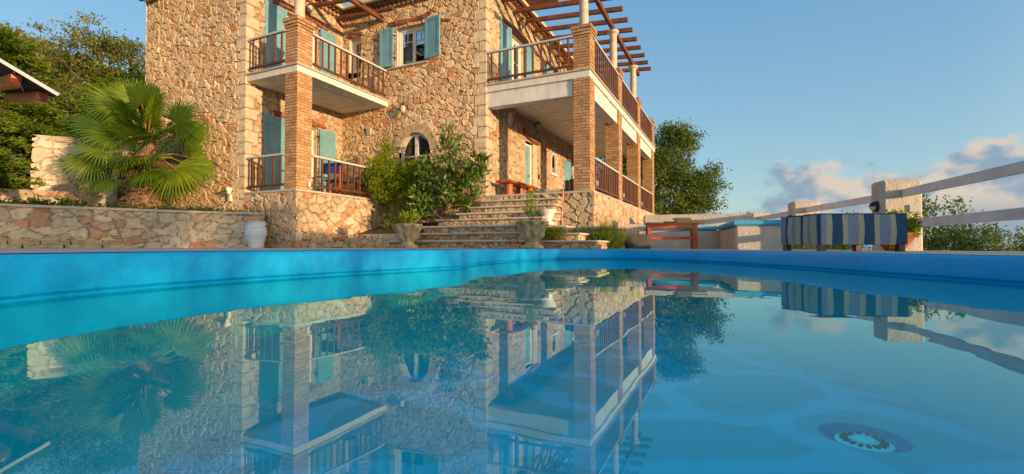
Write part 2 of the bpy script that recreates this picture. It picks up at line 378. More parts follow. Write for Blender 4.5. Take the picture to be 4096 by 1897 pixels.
class MB:
    def __init__(s): s.v = []; s.f = []; s.r = []; s.mi = []
    def add(s, vs, fs, mi=0, rnd=None):
        b = len(s.v); r = random.random() if rnd is None else rnd
        s.v += [tuple(p) for p in vs]; s.r += [r] * len(vs)
        s.f += [tuple(i + b for i in f) for f in fs]; s.mi += [mi] * len(fs)
        return s
    def box(s, x0, x1, y0, y1, z0, z1, mat4=None, mi=0, bev=0.0, rnd=None):
        if bev > 0:
            b = min(bev, (x1 - x0) * .45, (y1 - y0) * .45, (z1 - z0) * .45)
            vs = []; 
            def ring(z, i): return [(x0 + i, y0 + b if i == 0 else y0 + i, z)]
            pts = []
            # chamfered box: 24 verts, three per corner
            idx = {}
            for a, X in enumerate((x0, x1)):
                for c, Y in enumerate((y0, y1)):
                    for d, Z in enumerate((z0, z1)):
                        sx = 1 if a == 0 else -1; sy = 1 if c == 0 else -1; sz = 1 if d == 0 else -1
                        idx[(a, c, d, 0)] = len(vs); vs.append((X, Y + sy * b, Z + sz * b))
                        idx[(a, c, d, 1)] = len(vs); vs.append((X + sx * b, Y, Z + sz * b))
                        idx[(a, c, d, 2)] = len(vs); vs.append((X + sx * b, Y + sy * b, Z))
            I = lambda a, c, d, k: idx[(a, c, d, k)]
            fs = [(I(0, 0, 0, 0), I(0, 0, 1, 0), I(0, 1, 1, 0), I(0, 1, 0, 0)), (I(1, 0, 0, 0), I(1, 1, 0, 0), I(1, 1, 1, 0), I(1, 0, 1, 0)),
                  (I(0, 0, 0, 1), I(1, 0, 0, 1), I(1, 0, 1, 1), I(0, 0, 1, 1)), (I(0, 1, 0, 1), I(0, 1, 1, 1), I(1, 1, 1, 1), I(1, 1, 0, 1)),
                  (I(0, 0, 0, 2), I(0, 1, 0, 2), I(1, 1, 0, 2), I(1, 0, 0, 2)), (I(0, 0, 1, 2), I(1, 0, 1, 2), I(1, 1, 1, 2), I(0, 1, 1, 2))]
            for a in (0, 1):
                for c in (0, 1): fs.append((I(a, c, 0, 0), I(a, c, 1, 0), I(a, c, 1, 1), I(a, c, 0, 1)))
                for d in (0, 1): fs.append((I(a, 0, d, 0), I(a, 1, d, 0), I(a, 1, d, 2), I(a, 0, d, 2)))
            for c in (0, 1):
                for d in (0, 1): fs.append((I(0, c, d, 1), I(1, c, d, 1), I(1, c, d, 2), I(0, c, d, 2)))
            for a in (0, 1):
                for c in (0, 1):
                    for d in (0, 1): fs.append((I(a, c, d, 0), I(a, c, d, 1), I(a, c, d, 2)))
        else:
            vs = [(x0, y0, z0), (x1, y0, z0), (x1, y1, z0), (x0, y1, z0), (x0, y0, z1), (x1, y0, z1), (x1, y1, z1), (x0, y1, z1)]
            fs = [(0, 3, 2, 1), (4, 5, 6, 7), (0, 1, 5, 4), (1, 2, 6, 5), (2, 3, 7, 6), (3, 0, 4, 7)]
        if mat4 is not None: vs = [tuple(mat4 @ Vector(p)) for p in vs]
        return s.add(vs, fs, mi, rnd)
    def bar(s, p, q, wd, ht, mi=0, up=(0, 0, 1), rnd=None):
        p = Vector(p); q = Vector(q); d = (q - p); L = d.length; d.normalize()
        sd = d.cross(Vector(up)).normalized(); u = sd.cross(d)
        m4 = Matrix(((d.x, sd.x, u.x, p.x), (d.y, sd.y, u.y, p.y), (d.z, sd.z, u.z, p.z), (0, 0, 0, 1)))
        return s.box(0, L, -wd / 2, wd / 2, -ht / 2, ht / 2, m4, mi, min(wd, ht) * 0.08, rnd)
    def tube(s, pts, rad, n=8, mi=0, cap=True, rnd=None):
        pts = [Vector(p) for p in pts]
        rad = [rad] * len(pts) if isinstance(rad, (int, float)) else rad
        vs = []; fs = []
        prev = None
        for i, p in enumerate(pts):
            t = (pts[min(i + 1, len(pts) - 1)] - pts[max(i - 1, 0)]).normalized()
            ref = prev if prev is not None else (Vector((0, 0, 1)) if abs(t.z) < .9 else Vector((1, 0, 0)))
            e1 = (ref - t * ref.dot(t)).normalized(); e2 = t.cross(e1); prev = e1
            for j in range(n):
                a = 2 * math.pi * j / n
                vs.append(p + (e1 * math.cos(a) + e2 * math.sin(a)) * rad[i])
        for i in range(len(pts) - 1):
            for j in range(n):
                fs.append((i * n + j, i * n + (j + 1) % n, (i + 1) * n + (j + 1) % n, (i + 1) * n + j))
        if cap:
            fs.append(tuple(range(n))[::-1]); fs.append(tuple((len(pts) - 1) * n + j for j in range(n)))
        return s.add(vs, fs, mi, rnd)
    def lathe(s, prof, n=28, c=(0, 0, 0), mi=0, mod=None, capb=True):
        vs = []; fs = []
        for i, (r, z) in enumerate(prof):
            for j in range(n):
                a = 2 * math.pi * j / n
                rr = r if mod is None else mod(r, z, a)
                vs.append((c[0] + rr * math.cos(a), c[1] + rr * math.sin(a), c[2] + z))
        for i in range(len(prof) - 1):
            for j in range(n):
                fs.append((i * n + j, i * n + (j + 1) % n, (i + 1) * n + (j + 1) % n, (i + 1) * n + j))
        if capb: fs.append(tuple(range(n))[::-1])
        return s.add(vs, fs, mi)
    def build(s, name, material, parent=None, smooth=False, loc=None):
        me = bpy.data.meshes.new(name); me.from_pydata(s.v, [], s.f)
        at = me.attributes.new('rnd', 'FLOAT', 'POINT'); at.data.foreach_set('value', s.r)
        me.polygons.foreach_set('material_index', s.mi)
        me.update()
        o = finish_obj(name, me, material, parent, False)
        if smooth:
            me.polygons.foreach_set('use_smooth', [True] * len(me.polygons))
            try: me.set_sharp_from_angle(angle=math.radians(40))
            except Exception: pass
        if loc: o.location = loc
        return o

def tag(o, label=None, cat=None, group=None, kind=None):
    if label: o['label'] = label
    if cat: o['category'] = cat
    if group: o['group'] = group
    if kind: o['kind'] = kind
    return o

def empty(name, loc, rz=0.0, label=None, cat=None, group=None):
    o = bpy.data.objects.new(name, None); COL.objects.link(o); o.location = loc; o.rotation_euler = (0, 0, rz)
    o.empty_display_size = 0.2
    return tag(o, label, cat, group)

def copy_tree(o, parent=None):
    c = o.copy(); COL.objects.link(c); c.parent = parent
    for ch in list(o.children): copy_tree(ch, c)
    return c

def sstep(a, b, x):
    t = np.clip((x - a) / (b - a), 0, 1); return t * t * (3 - 2 * t)

_T = RS.rand(256, 256)
def vnoise(x, y, seed=0):
    x = x + seed * 17.31; y = y + seed * 9.77
    xi = np.floor(x).astype(int); yi = np.floor(y).astype(int)
    fx = x - xi; fy = y - yi; fx = fx * fx * (3 - 2 * fx); fy = fy * fy * (3 - 2 * fy)
    g = lambda a, b: _T[a % 256, b % 256]
    return (g(xi, yi) * (1 - fx) + g(xi + 1, yi) * fx) * (1 - fy) + (g(xi, yi + 1) * (1 - fx) + g(xi + 1, yi + 1) * fx) * fy

_H = RS.rand(6, 512, 512)
def stones(s, z, cs, cz, seed):
    """irregular stones: returns id-random, id-random2, edge distance, tilt offset"""
    ws = s / cs + 0.35 * (vnoise(s * 3.0 / cs * .5, z * 3.0 / cz * .5, seed + 1) - .5) + .12 * (vnoise(s * 4 / cs, z * 4 / cz, seed + 5) - .5)
    wz = z / cz + 0.35 * (vnoise(s * 3.0 / cs * .5, z * 3.0 / cz * .5, seed + 2) - .5) + .12 * (vnoise(s * 4 / cs, z * 4 / cz, seed + 6) - .5)
    ci = np.floor(ws).astype(int); cj = np.floor(wz).astype(int)
    f1 = np.full(s.shape, 9.0); f2 = np.full(s.shape, 9.0)
    r1 = np.zeros(s.shape); r2 = np.zeros(s.shape); tl = np.zeros(s.shape)
    off = seed * 37
    for a in (-2, -1, 0, 1, 2):
        for b in (-2, -1, 0, 1, 2):
            gi = (ci + a + off) % 512; gj = (cj + b + off * 3) % 512
            px = ci + a + .5 + (_H[0][gi, gj] - .5) * .95; pz = cj + b + .5 + (_H[1][gi, gj] - .5) * .95
            sz = .68 + .75 * _H[2][gi, gj] ** 1.3
            ex = ws - px; ez = wz - pz
            d = (np.abs(ex) ** 2.4 + np.abs(ez) ** 2.4) ** (1 / 2.4) / sz
            near = d < f1
            f2 = np.where(near, f1, np.minimum(f2, d))
            t = ex * (_H[3][gi, gj] - .5) + ez * (_H[4][gi, gj] - .5)
            f1 = np.where(near, d, f1); r1 = np.where(near, _H[5][gi, gj], r1); r2 = np.where(near, _H[2][(gi + 7) % 512, gj], r2); tl = np.where(near, t, tl)
    return r1, r2, f2 - f1, tl

def rubble(name, path, z0, z1, mname='stone', parent=None, cs=0.26, cz=0.19, res=0.026, relief=0.05, holes=(), q0=False, q1=False, seed=1, joint=0.13, smooth_path=False, ztop=None):
    """a rubble stone face with real relief. path = 2D polyline, outward is to its right"""
    P = [np.array(p, float) for p in path]
    seg = [np.linalg.norm(P[i + 1] - P[i]) for i in range(len(P) - 1)]
    tot = sum(seg); cum = np.concatenate([[0], np.cumsum(seg)])
    n = max(2, int(tot / res)); S = np.unique(np.concatenate([np.linspace(0, tot, n + 1), cum]).round(5))
    PX = np.interp(S, cum, [p[0] for p in P]); PY = np.interp(S, cum, [p[1] for p in P])
    segn = []
    for i in range(len(P) - 1):
        d = (P[i + 1] - P[i]) / seg[i]; segn.append(np.array([d[1], -d[0]]))
    NX = np.zeros(len(S)); NY = np.zeros(len(S))
    for i, x in enumerate(S):
        k = min(max(np.searchsorted(cum, x + 1e-6) - 1, 0), len(segn) - 1)
        nn = segn[k].copy()
        for c in range(1, len(cum) - 1):
            if abs(x - cum[c]) < 1e-4:
                m = segn[c - 1] + segn[c]; nn = m / max(.35, (m @ m) / 2)
        NX[i], NY[i] = nn
    nz = max(2, int((z1 - z0) / res)); Z = np.linspace(z0, z1, nz + 1)
    SS, ZZ = np.meshgrid(S, Z, indexing='ij')
    r1, r2, e, tl = stones(SS, ZZ, cs, cz, seed)
    m = sstep(0.02, joint, e)
    fine = (vnoise(SS * 22, ZZ * 22, 3) - .5) * .5 + (vnoise(SS * 45, ZZ * 45, 4) - .5) * .3
    disp = relief * (m * (.55 + .45 * r2 + .9 * tl) + m * .28 * fine)
    mort = 1 - sstep(0.02, joint * .75, e)
    # cut corner stones
    for flag, dist in ((q0, SS), (q1, tot - SS)):
        if not flag: continue
        qh = 0.30
        row = np.floor(ZZ / qh + .25 * vnoise(ZZ * 0, ZZ * .7, seed)).astype(int)
        wdt = np.where(row % 2 == 0, .36, .22) + .07 * (_H[1][row % 512, (row * 7 + seed) % 512] - .5)
        inside = dist < wdt
        fr = ZZ / qh + .25 * vnoise(ZZ * 0, ZZ * .7, seed) - row
        ed = np.minimum(np.minimum(fr, 1 - fr) * qh, wdt - dist)
        qm = sstep(0.004, 0.03, ed)
        disp = np.where(inside, relief * (.25 + .45 * qm + .18 * fine * qm), disp)
        mort = np.where(inside, 1 - sstep(.002, .02, ed), mort)
        r1 = np.where(inside, (.90 if mname == 'stone_pale' else .66) + .1 * _H[0][row % 512, (row * 3) % 512], r1)
    edge = [np.minimum(1, np.minimum(SS, tot - SS) / .001 + 0)]
    X = PX[:, None] + NX[:, None] * disp; Y = PY[:, None] + NY[:, None] * disp; Zc = ZZ.copy()
    # outer corners close: end columns pushed along the wall too
    t = relief * .7
    if q0:
        d = (P[1] - P[0]) / seg[0]; X[0] = P[0][0] - d[0] * t + segn[0][0] * t; Y[0] = P[0][1] - d[1] * t + segn[0][1] * t
    if q1:
        d = (P[-1] - P[-2]) / seg[-1]; X[-1] = P[-1][0] + d[0] * t + segn[-1][0] * t; Y[-1] = P[-1][1] + d[1] * t + segn[-1][1] * t
    if ztop is not None:
        zt = np.array([ztop(x) for x in S]); Zc = z0 + (Zc - z0) * ((zt - z0) / (z1 - z0))[:, None]
    V = np.stack([X, Y, Zc], -1).reshape(-1, 3)
    a, b = SS.shape
    I = np.arange(a * b).reshape(a, b)
    F = np.stack([I[:-1, :-1], I[1:, :-1], I[1:, 1:], I[:-1, 1:]], -1).reshape(-1, 4)
    cs_ = (SS[:-1, :-1] + SS[1:, 1:]) / 2; cz_ = (ZZ[:-1, :-1] + ZZ[1:, 1:]) / 2
    keep = np.ones(cs_.shape, bool)
    for h in holes:
        if h[0] == 'r': keep &= ~((cs_ > h[1]) & (cs_ < h[2]) & (cz_ > h[3]) & (cz_ < h[4]))
        else:
            _, c, zc, r, zb = h
            keep &= ~((((cs_ - c) ** 2 + (cz_ - zc) ** 2 < r * r) & (cz_ >= zc)) | ((np.abs(cs_ - c) < r) & (cz_ < zc) & (cz_ > zb)))
    F = F[keep.ravel()]
    me = np_mesh(name, V, F, {'rnd': r1.ravel(), 'mort': mort.ravel()})
    o = finish_obj(name, me, mname, parent)
    me.polygons.foreach_set('use_smooth', [False] * len(me.polygons))
    return o

def leaves(name, P, sizes, material, parent, aspect=0.45, up=0.3, dirs=None, rnd=None, bend=0.0):
    """P (n,3) leaf positions; each leaf a folded diamond"""
    n = len(P); P = np.asarray(P)
    d = RS.normal(size=(n, 3)); 
    if dirs is not None: d = d * .55 + np.asarray(dirs)
    d[:, 2] += up; d /= np.linalg.norm(d, axis=1)[:, None] + 1e-9
    q = RS.normal(size=(n, 3)); s = np.cross(d, q); s /= np.linalg.norm(s, axis=1)[:, None] + 1e-9
    nn = np.cross(d, s)
    L = np.asarray(sizes)[:, None]; W = L * aspect
    v0 = P; v1 = P + d * L * .5 + s * W * .5 + nn * W * .12; v2 = P + d * L - nn * L * bend; v3 = P + d * L * .5 - s * W * .5 + nn * W * .12
    V = np.stack([v0, v1, v2, v3], 1).reshape(-1, 3)
    I = np.arange(n)[:, None] * 4
    F = np.concatenate([I + np.array([[0, 1, 2]]), I + np.array([[0, 2, 3]])], 0)
    r = RS.rand(n) if rnd is None else rnd
    me = np_mesh(name, V, F, {'rnd': np.repeat(r, 4)})
    return finish_obj(name, me, material, parent)

def blob_points(blobs, per_clump, sigma, seed):
    """clumps scattered in the outer part of ellipsoids; returns points and clump tone"""
    rs = np.random.RandomState(seed); out = []; tone = []; dr = []
    for (cx, cy, cz, rx, ry, rz, nc) in blobs:
        d = rs.normal(size=(nc, 3)); d /= np.linalg.norm(d, axis=1)[:, None]
        r = rs.rand(nc) ** (1 / 2.2) * (.82 + .36 * rs.rand(nc))
        c = np.array([cx, cy, cz]) + d * r[:, None] * np.array([rx, ry, rz])
        for k in range(nc):
            m = int(per_clump * (.5 + rs.rand()))
            out.append(c[k] + rs.normal(size=(m, 3)) * sigma * np.array([1, 1, .7])); tone.append(np.clip(rs.rand() * .6 + .4 * rs.rand(m), 0, 1)); dr.append(np.tile(d[k], (m, 1)))
    return np.concatenate(out), np.concatenate(tone), np.concatenate(dr)

def tree(name, label, cat, base, blobs, limbs, leafm, size, per=40, sigma=.25, aspect=.45, seed=1, group=None, barkm='bark', up=.3, bend=0.0):
    root = empty(name, base, 0, label, cat, group)
    t = MB()
    for pts, rads in limbs: t.tube(pts, rads, 8)
    if limbs: t.build('trunk', barkm, root, True)
    P, tone, dr = blob_points(blobs, per, sigma, seed)
    leaves('crown', P, size * (.7 + .6 * RS.rand(len(P))), leafm, root, aspect, up, dr * .6, tone, bend)
    return root

# ------------------------------------------------------------------ terrain, sea, deck, pool
def zdeck(x): return 0.232 - 0.0085 * min(max(x, 0.0), 6.0)

def terrain_h(x, y):
    left = np.maximum(0, -x * .85 + y * .20 - 13.0)
    hl = 0.50 * left - 0.0010 * left ** 2
    hl = np.where(left > 230, 0.50 * 230 - 53, hl)
    fall = np.maximum(0, x - 10) + np.maximum(0, y - 34) * .35 * (x > -6) + np.maximum(0, -y - 12) * .5
    hr = -fall * 0.30
    n = (vnoise(x * .12, y * .12, 2) - .5) * 2.2 * np.clip((left + fall) / 15, 0, 1)
    return np.maximum(-55, 0.02 + np.where(left > 0, hl, 0) + np.where(left > 0, 0, hr) + n)
# rings of growing size, one sheet out to the horizon
ang = np.linspace(0, 2 * np.pi, 145)[:-1]
rad = np.concatenate([np.linspace(0.5, 40, 40), 40 * 1.12 ** np.arange(1, 50)]); rad = rad[rad < 9000]
A_, R_ = np.meshgrid(ang, rad, indexing='ij')
TX = R_ * np.sin(A_) ; TY = 3 + R_ * np.cos(A_)
TZ = terrain_h(TX, TY)
TZ = np.where(R_ > 300, np.minimum(TZ, 70 * np.exp(-(R_ - 300) / 500) - 56), TZ)
# leave room for the pool basin
TZ = np.where((np.abs(TX) < 13) & (TY > -9) & (TY < 24), np.minimum(TZ, -1.6), TZ)
I = np.arange(A_.size).reshape(A_.shape); I2 = np.roll(I, -1, 0)
F = np.stack([I[:, :-1], I[:, 1:], I2[:, 1:], I2[:, :-1]], -1).reshape(-1, 4)
g = finish_obj('ground', np_mesh('ground', np.stack([TX, TY, TZ], -1).reshape(-1, 3), F[:, ::-1]), 'ground', None, True)
tag(g, kind='structure')
sea = MB()
aa = [2 * math.pi * i / 64 for i in range(64)]
sea.add([(40000 * math.sin(a), 40000 * math.cos(a), -54) for a in aa], [tuple(range(64))[::-1]])
tag(sea.build('sea', 'sea'), kind='structure')

# pool outline: waterline, clockwise seen from above starting at left near
PO = [(-2.41, 2.24), (-2.35, 2.9), (-2.05, 3.75), (-1.56, 4.6), (-1.05, 5.3), (-.62, 5.95), (-.60, 6.6), (-.45, 7.4), (-.05, 8.3), (.55, 9.25), (1.25, 10.0), (1.95, 10.25), (2.6, 9.85), (3.05, 8.9), (3.35, 7.7), (3.50, 6.45), (3.52, 4.5), (3.53, 3.3), (3.5, 1.0), (3.3, -1.0), (2.6, -2.6), (1.0, -3.4), (-.8, -3.0), (-1.9, -1.6), (-2.35, .4)]
def catmull(P, n, closed=True, sharp=()):
    out = []; N = len(P)
    for i in range(N):
        p0, p1, p2, p3 = [np.array(P[(i + k) % N], float) for k in (-1, 0, 1, 2)]
        if i in sharp: p0 = 2 * p1 - p2
        if (i + 1) % N in sharp: p3 = 2 * p2 - p1
        for k in range(n):
            t = k / n
            out.append(.5 * ((2 * p1) + (-p0 + p2) * t + (2 * p0 - 5 * p1 + 4 * p2 - p3) * t * t + (-p0 + 3 * p1 - 3 * p2 + p3) * t ** 3))
    return np.array(out)
OUT = catmull(PO, 10, sharp=(5,))
tan = np.roll(OUT, -1, 0) - np.roll(OUT, 1, 0); tan /= np.linalg.norm(tan, axis=1)[:, None]
NRM = np.stack([-tan[:, 1], tan[:, 0]], 1)   # outward (outline runs clockwise)
N = len(OUT)
def strip(name, prof, material, closed=True, smooth=True, kind='structure', parent=None):
    """sweep a profile (offset outward, z function of x) along the pool outline"""
    V = []
    for off, zf in prof:
        q = OUT + NRM * off
        V.append(np.stack([q[:, 0], q[:, 1], np.array([zf(x) for x in q[:, 0]])], 1))
    V = np.concatenate(V); k = len(prof); Fs = []
    for a in range(k - 1):
        i = np.arange(N); j = (i + 1) % N
        Fs.append(np.stack([a * N + i, a * N + j, (a + 1) * N + j, (a + 1) * N + i], 1))
    o = finish_obj(name, np_mesh(name, V, np.concatenate(Fs)), material, parent, smooth)
    if kind: o['kind'] = kind
    return o
zd = zdeck
strip('pool_wall', [(.085, lambda x: zd(x) - .012), (.055, lambda x: zd(x) - .004), (.03, lambda x: zd(x) - .006), (.012, lambda x: zd(x) - .018), (.004, lambda x: zd(x) - .04), (0.0, lambda x: .10), (-.004, lambda x: .034), (-.002, lambda x: .022), (.016, lambda x: .017), (.020, lambda x: .005), (.020, lambda x: -.006), (.0, lambda x: -.02), (-.02, lambda x: -.3), (-.05, lambda x: -.78), (-.11, lambda x: -.93), (-.22, lambda x: -.99), (-.34, lambda x: -1.0)], 'pool')
# water
wv = OUT + NRM * .018
cm = bpy.data.meshes.new('pool_water'); cm.from_pydata([(p[0], p[1], 0.0) for p in wv], [], [tuple(range(N))[::-1]]); cm.update()
if cm.polygons[0].normal.z < 0: cm.flip_normals()
tag(finish_obj('pool_water', cm, 'water'), kind='structure')
# floor with a round recess for the main drain
DR = (2.35, 3.2)
ctr = np.array(DR); inner = [np.array([ctr[0] + .26 * math.sin(2 * math.pi * i / N), ctr[1] + .26 * math.cos(2 * math.pi * i / N)]) for i in range(N)]
fo = OUT - NRM * .33
# order the inner ring by angle of the outer points
import bmesh
bm = bmesh.new()
ov = [bm.verts.new((p[0], p[1], -1.0)) for p in fo]
iv = [bm.verts.new((DR[0] + .26 * math.cos(2 * math.pi * i / 48), DR[1] + .26 * math.sin(2 * math.pi * i / 48), -1.0)) for i in range(48)]
eds = [bm.edges.new((ov[i], ov[(i + 1) % N])) for i in range(N)] + [bm.edges.new((iv[i], iv[(i + 1) % 48])) for i in range(48)]
bmesh.ops.triangle_fill(bm, edges=eds, use_beauty=True)
lo = [bm.verts.new((DR[0] + .17 * math.cos(2 * math.pi * i / 48), DR[1] + .17 * math.sin(2 * math.pi * i / 48), -1.10)) for i in range(48)]
for i in range(48): bm.faces.new((iv[i], iv[(i + 1) % 48], lo[(i + 1) % 48], lo[i]))
bm.faces.new(lo)
bmesh.ops.delete(bm, geom=[f for f in bm.faces if f.calc_center_median().z > -1.001 and all((v.co.x - DR[0]) ** 2 + (v.co.y - DR[1]) ** 2 < .27 ** 2 for v in f.verts)], context='FACES')
bmesh.ops.recalc_face_normals(bm, faces=bm.faces)
fm = bpy.data.meshes.new('pool_floor'); bm.to_mesh(fm); bm.free()
tag(finish_obj('pool_floor', fm, 'poolfloor'), kind='structure')
dr = empty('pool_drain', (DR[0], DR[1], -1.062), 0, 'round white slotted drain sunk in the blue pool floor', 'drain')
d = MB(); d.lathe([(.165, 0), (.165, .022), (.150, .03), (.002, .034)], 40); d.build('cover', 'drainwhite', dr, True)
d = MB(); d.lathe([(.168, -.001), (.258, .058)], 48, capb=False); d.build('basin', 'basin', dr, True)
for k in range(16):
    a = 2 * math.pi * k / 16; slots = MB()
    c, s_ = math.cos(a), math.sin(a)
    slots.bar((.090 * c, .090 * s_, .035), (.135 * c, .135 * s_, .034), .022, .012)
    slots.build('slot', 'iron', dr)
d = MB(); d.lathe([(.07, .032), (.07, .045), (.06, .05), (.001, .05)], 30); d.build('hub', 'drainwhite', dr, True)

# deck ring around the pool
def ray_box(c, d, x0, x1, y0, y1):
    t = 1e9
    if d[0] > 1e-6: t = min(t, (x1 - c[0]) / d[0])
    if d[0] < -1e-6: t = min(t, (x0 - c[0]) / d[0])
    if d[1] > 1e-6: t = min(t, (y1 - c[1]) / d[1])
    if d[1] < -1e-6: t = min(t, (y0 - c[1]) / d[1])
    return t
bm = bmesh.new()
base = OUT + NRM * .05
iv = [bm.verts.new((p[0], p[1], zd(p[0]))) for p in base]
bx = []
X0, X1, Y0, Y1 = -16, 8.6, -8, 24
for a in np.linspace(Y0, Y1, 17)[:-1]: bx.append((X0, a))
for a in np.linspace(X0, X1, 13)[:-1]: bx.append((a, Y1))
for a in np.linspace(Y1, Y0, 17)[:-1]: bx.append((X1 if a > 16 else X1 - .0, a))
for a in np.linspace(X1, X0, 13)[:-1]: bx.append((a, Y0))
ov = [bm.verts.new((p[0], p[1], zd(p[0]))) for p in bx]
eds = [bm.edges.new((iv[i], iv[(i + 1) % N])) for i in range(N)] + [bm.edges.new((ov[i], ov[(i + 1) % len(ov)])) for i in range(len(ov))]
bmesh.ops.triangle_fill(bm, edges=eds, use_beauty=True)
sk = [bm.verts.new((v.co.x, v.co.y, -2.0)) for v in ov]
for i in range(len(ov)): bm.faces.new((ov[i], ov[(i + 1) % len(ov)], sk[(i + 1) % len(ov)], sk[i]))
bmesh.ops.recalc_face_normals(bm, faces=bm.faces)
fm = bpy.data.meshes.new('pool_deck'); bm.to_mesh(fm); bm.free()
tag(finish_obj('pool_deck', fm, 'deck'), kind='structure')

# ------------------------------------------------------------------ the stone house (local axes: x along the front, y into depth)
OX, OY, RZ = -5.189, 11.4, -math.atan2(.425, .905)
CA, SA = math.cos(RZ), math.sin(RZ)
def WP(u, v, z=0.0): return (OX + CA * u - SA * v, OY + SA * u + CA * v, z)
house = empty('stone_house', (OX, OY, 0), RZ, 'large two-storey rubble stone house with teal shutters, balconies and brick piers behind the pool', 'house')
H = house
uB, vC, uD, uE = -1.87, 3.33, 3.36, 6.31
Z1, Z2, ZT = 1.66, 4.72, 7.62
VE = 13.9
# faces
rubble('wall', [(-6.29, 0), (uB, 0)], .1, ZT, 'stone', H, q1=True, seed=3, relief=.052, cs=.205, cz=.155, res=.023)
rubble('wall', [(uB, 0), (uB, vC)], 1.2, ZT, 'stone_pale', H, q0=True, seed=5, relief=.045, cs=.23, cz=.19, joint=.12,
       holes=[('r', 1.17, 2.32, Z2, 6.90), ('r', 1.17, 2.32, Z1, 3.83)])
rubble('wall', [(uB, vC), (uD, vC)], .1, ZT, 'stone', H, q1=True, seed=9, relief=.045, cs=.22, cz=.165, res=.024,
       holes=[('r', .27, .80, 5.6, 6.92), ('r', 2.17, 3.30, 5.66, 6.86), ('a', 2.88, 3.08, .56, 2.2)])
rubble('wall', [(uD, vC), (uD, VE + .6)], 1.2, ZT, 'stone_pale', H, q0=True, seed=14, relief=.045, cs=.21, cz=.18, res=.028, joint=.13,
       holes=[('r', 1.50, 2.62, Z2, 6.85), ('r', 5.15, 6.2, Z2, 6.85), ('r', 2.70, 3.35, Z1, 3.72), ('a', 5.33, 3.5, .23, 3.02), ('r', 7.22, 8.2, 2.6, 3.7)])
rubble('wall', [(-6.29, 9), (-6.29, 0)], .1, ZT, 'stone', H, q1=True, seed=21, res=.06, relief=.05)
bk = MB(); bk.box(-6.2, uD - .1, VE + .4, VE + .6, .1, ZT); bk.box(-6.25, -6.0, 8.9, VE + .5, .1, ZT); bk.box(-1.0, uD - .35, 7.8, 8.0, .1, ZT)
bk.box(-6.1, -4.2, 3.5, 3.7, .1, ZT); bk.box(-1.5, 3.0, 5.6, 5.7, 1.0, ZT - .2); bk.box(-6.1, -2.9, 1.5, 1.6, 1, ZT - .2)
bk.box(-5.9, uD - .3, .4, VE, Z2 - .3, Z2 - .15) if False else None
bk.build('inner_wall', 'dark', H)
# terrace foundations
rubble('foundation_wall', [(uB, 0), (0, 0), (0, 3.7)], .05, Z1 - .06, 'stone_pale', H, seed=31, relief=.05, cs=.25, cz=.19)
rubble('foundation_wall', [(uD, vC), (uE + .06, vC), (uE + .06, VE)], .0, Z1 - .05, 'stone_pale', H, seed=41, relief=.05, cs=.24, cz=.21, res=.028, joint=.14)
# floors / slabs
def slab(name, x0, x1, y0, y1, z0, z1, m, bev=.006, parent=H):
    b = MB(); b.box(x0, x1, y0, y1, z0, z1, bev=bev); return b.build(name, m, parent)
slab('terrace_floor', uB + .01, .05, -.05, 3.62, Z1 - .055, Z1, 'trim', .015)
slab('terrace_floor', uD - .005, uE + .11, vC - .05, VE + .05, Z1 - .055, Z1, 'trim', .015)
slab('balcony_slab', uB + .005, .0, 0.0, vC - .01, Z2 - .20, Z2 - .045, 'white')
slab('balcony_trim', uB + .006, .05, -.05, vC - .008, Z2 - .045, Z2, 'trim', .012)
slab('balcony_slab', uD + .005, uE, vC, VE, Z2 - .215, Z2 - .045, 'white')
slab('balcony_trim', uD + .006, uE + .05, vC - .05, VE + .04, Z2 - .045, Z2, 'trim', .012)
# raised line moulding on the soffits
def soffit_frame(x0, x1, y0, y1, z):
    b = MB(); t = .02
    for q in ((x0, x1, y0, y0 + t), (x0, x1, y1 - t, y1), (x0, x0 + t, y0 + t, y1 - t), (x1 - t, x1, y0 + t, y1 - t)):
        b.box(q[0], q[1], q[2], q[3], z - .008, z + .004)
    return b.build('soffit_moulding', 'trim', H)
soffit_frame(-1.45, -.42, .55, 2.85, Z2 - .2)
for q in ((vC + .9, 6.0), (7.0, 9.3), (10.3, 12.7)): soffit_frame(uD + .6, uE - .7, q[0], q[1], Z2 - .215)
# downstand beams
slab('edge_beam', uD + .01, uE - .46, vC + .06, vC + .34, 4.10, Z2 - .21, 'white')
PV = [3.33, 6.58, 9.83, 13.2]
for i in range(3): slab('edge_beam', uE - .34, uE - .06, PV[i] + .46, PV[i + 1] - .01, 4.10, Z2 - .21, 'white')
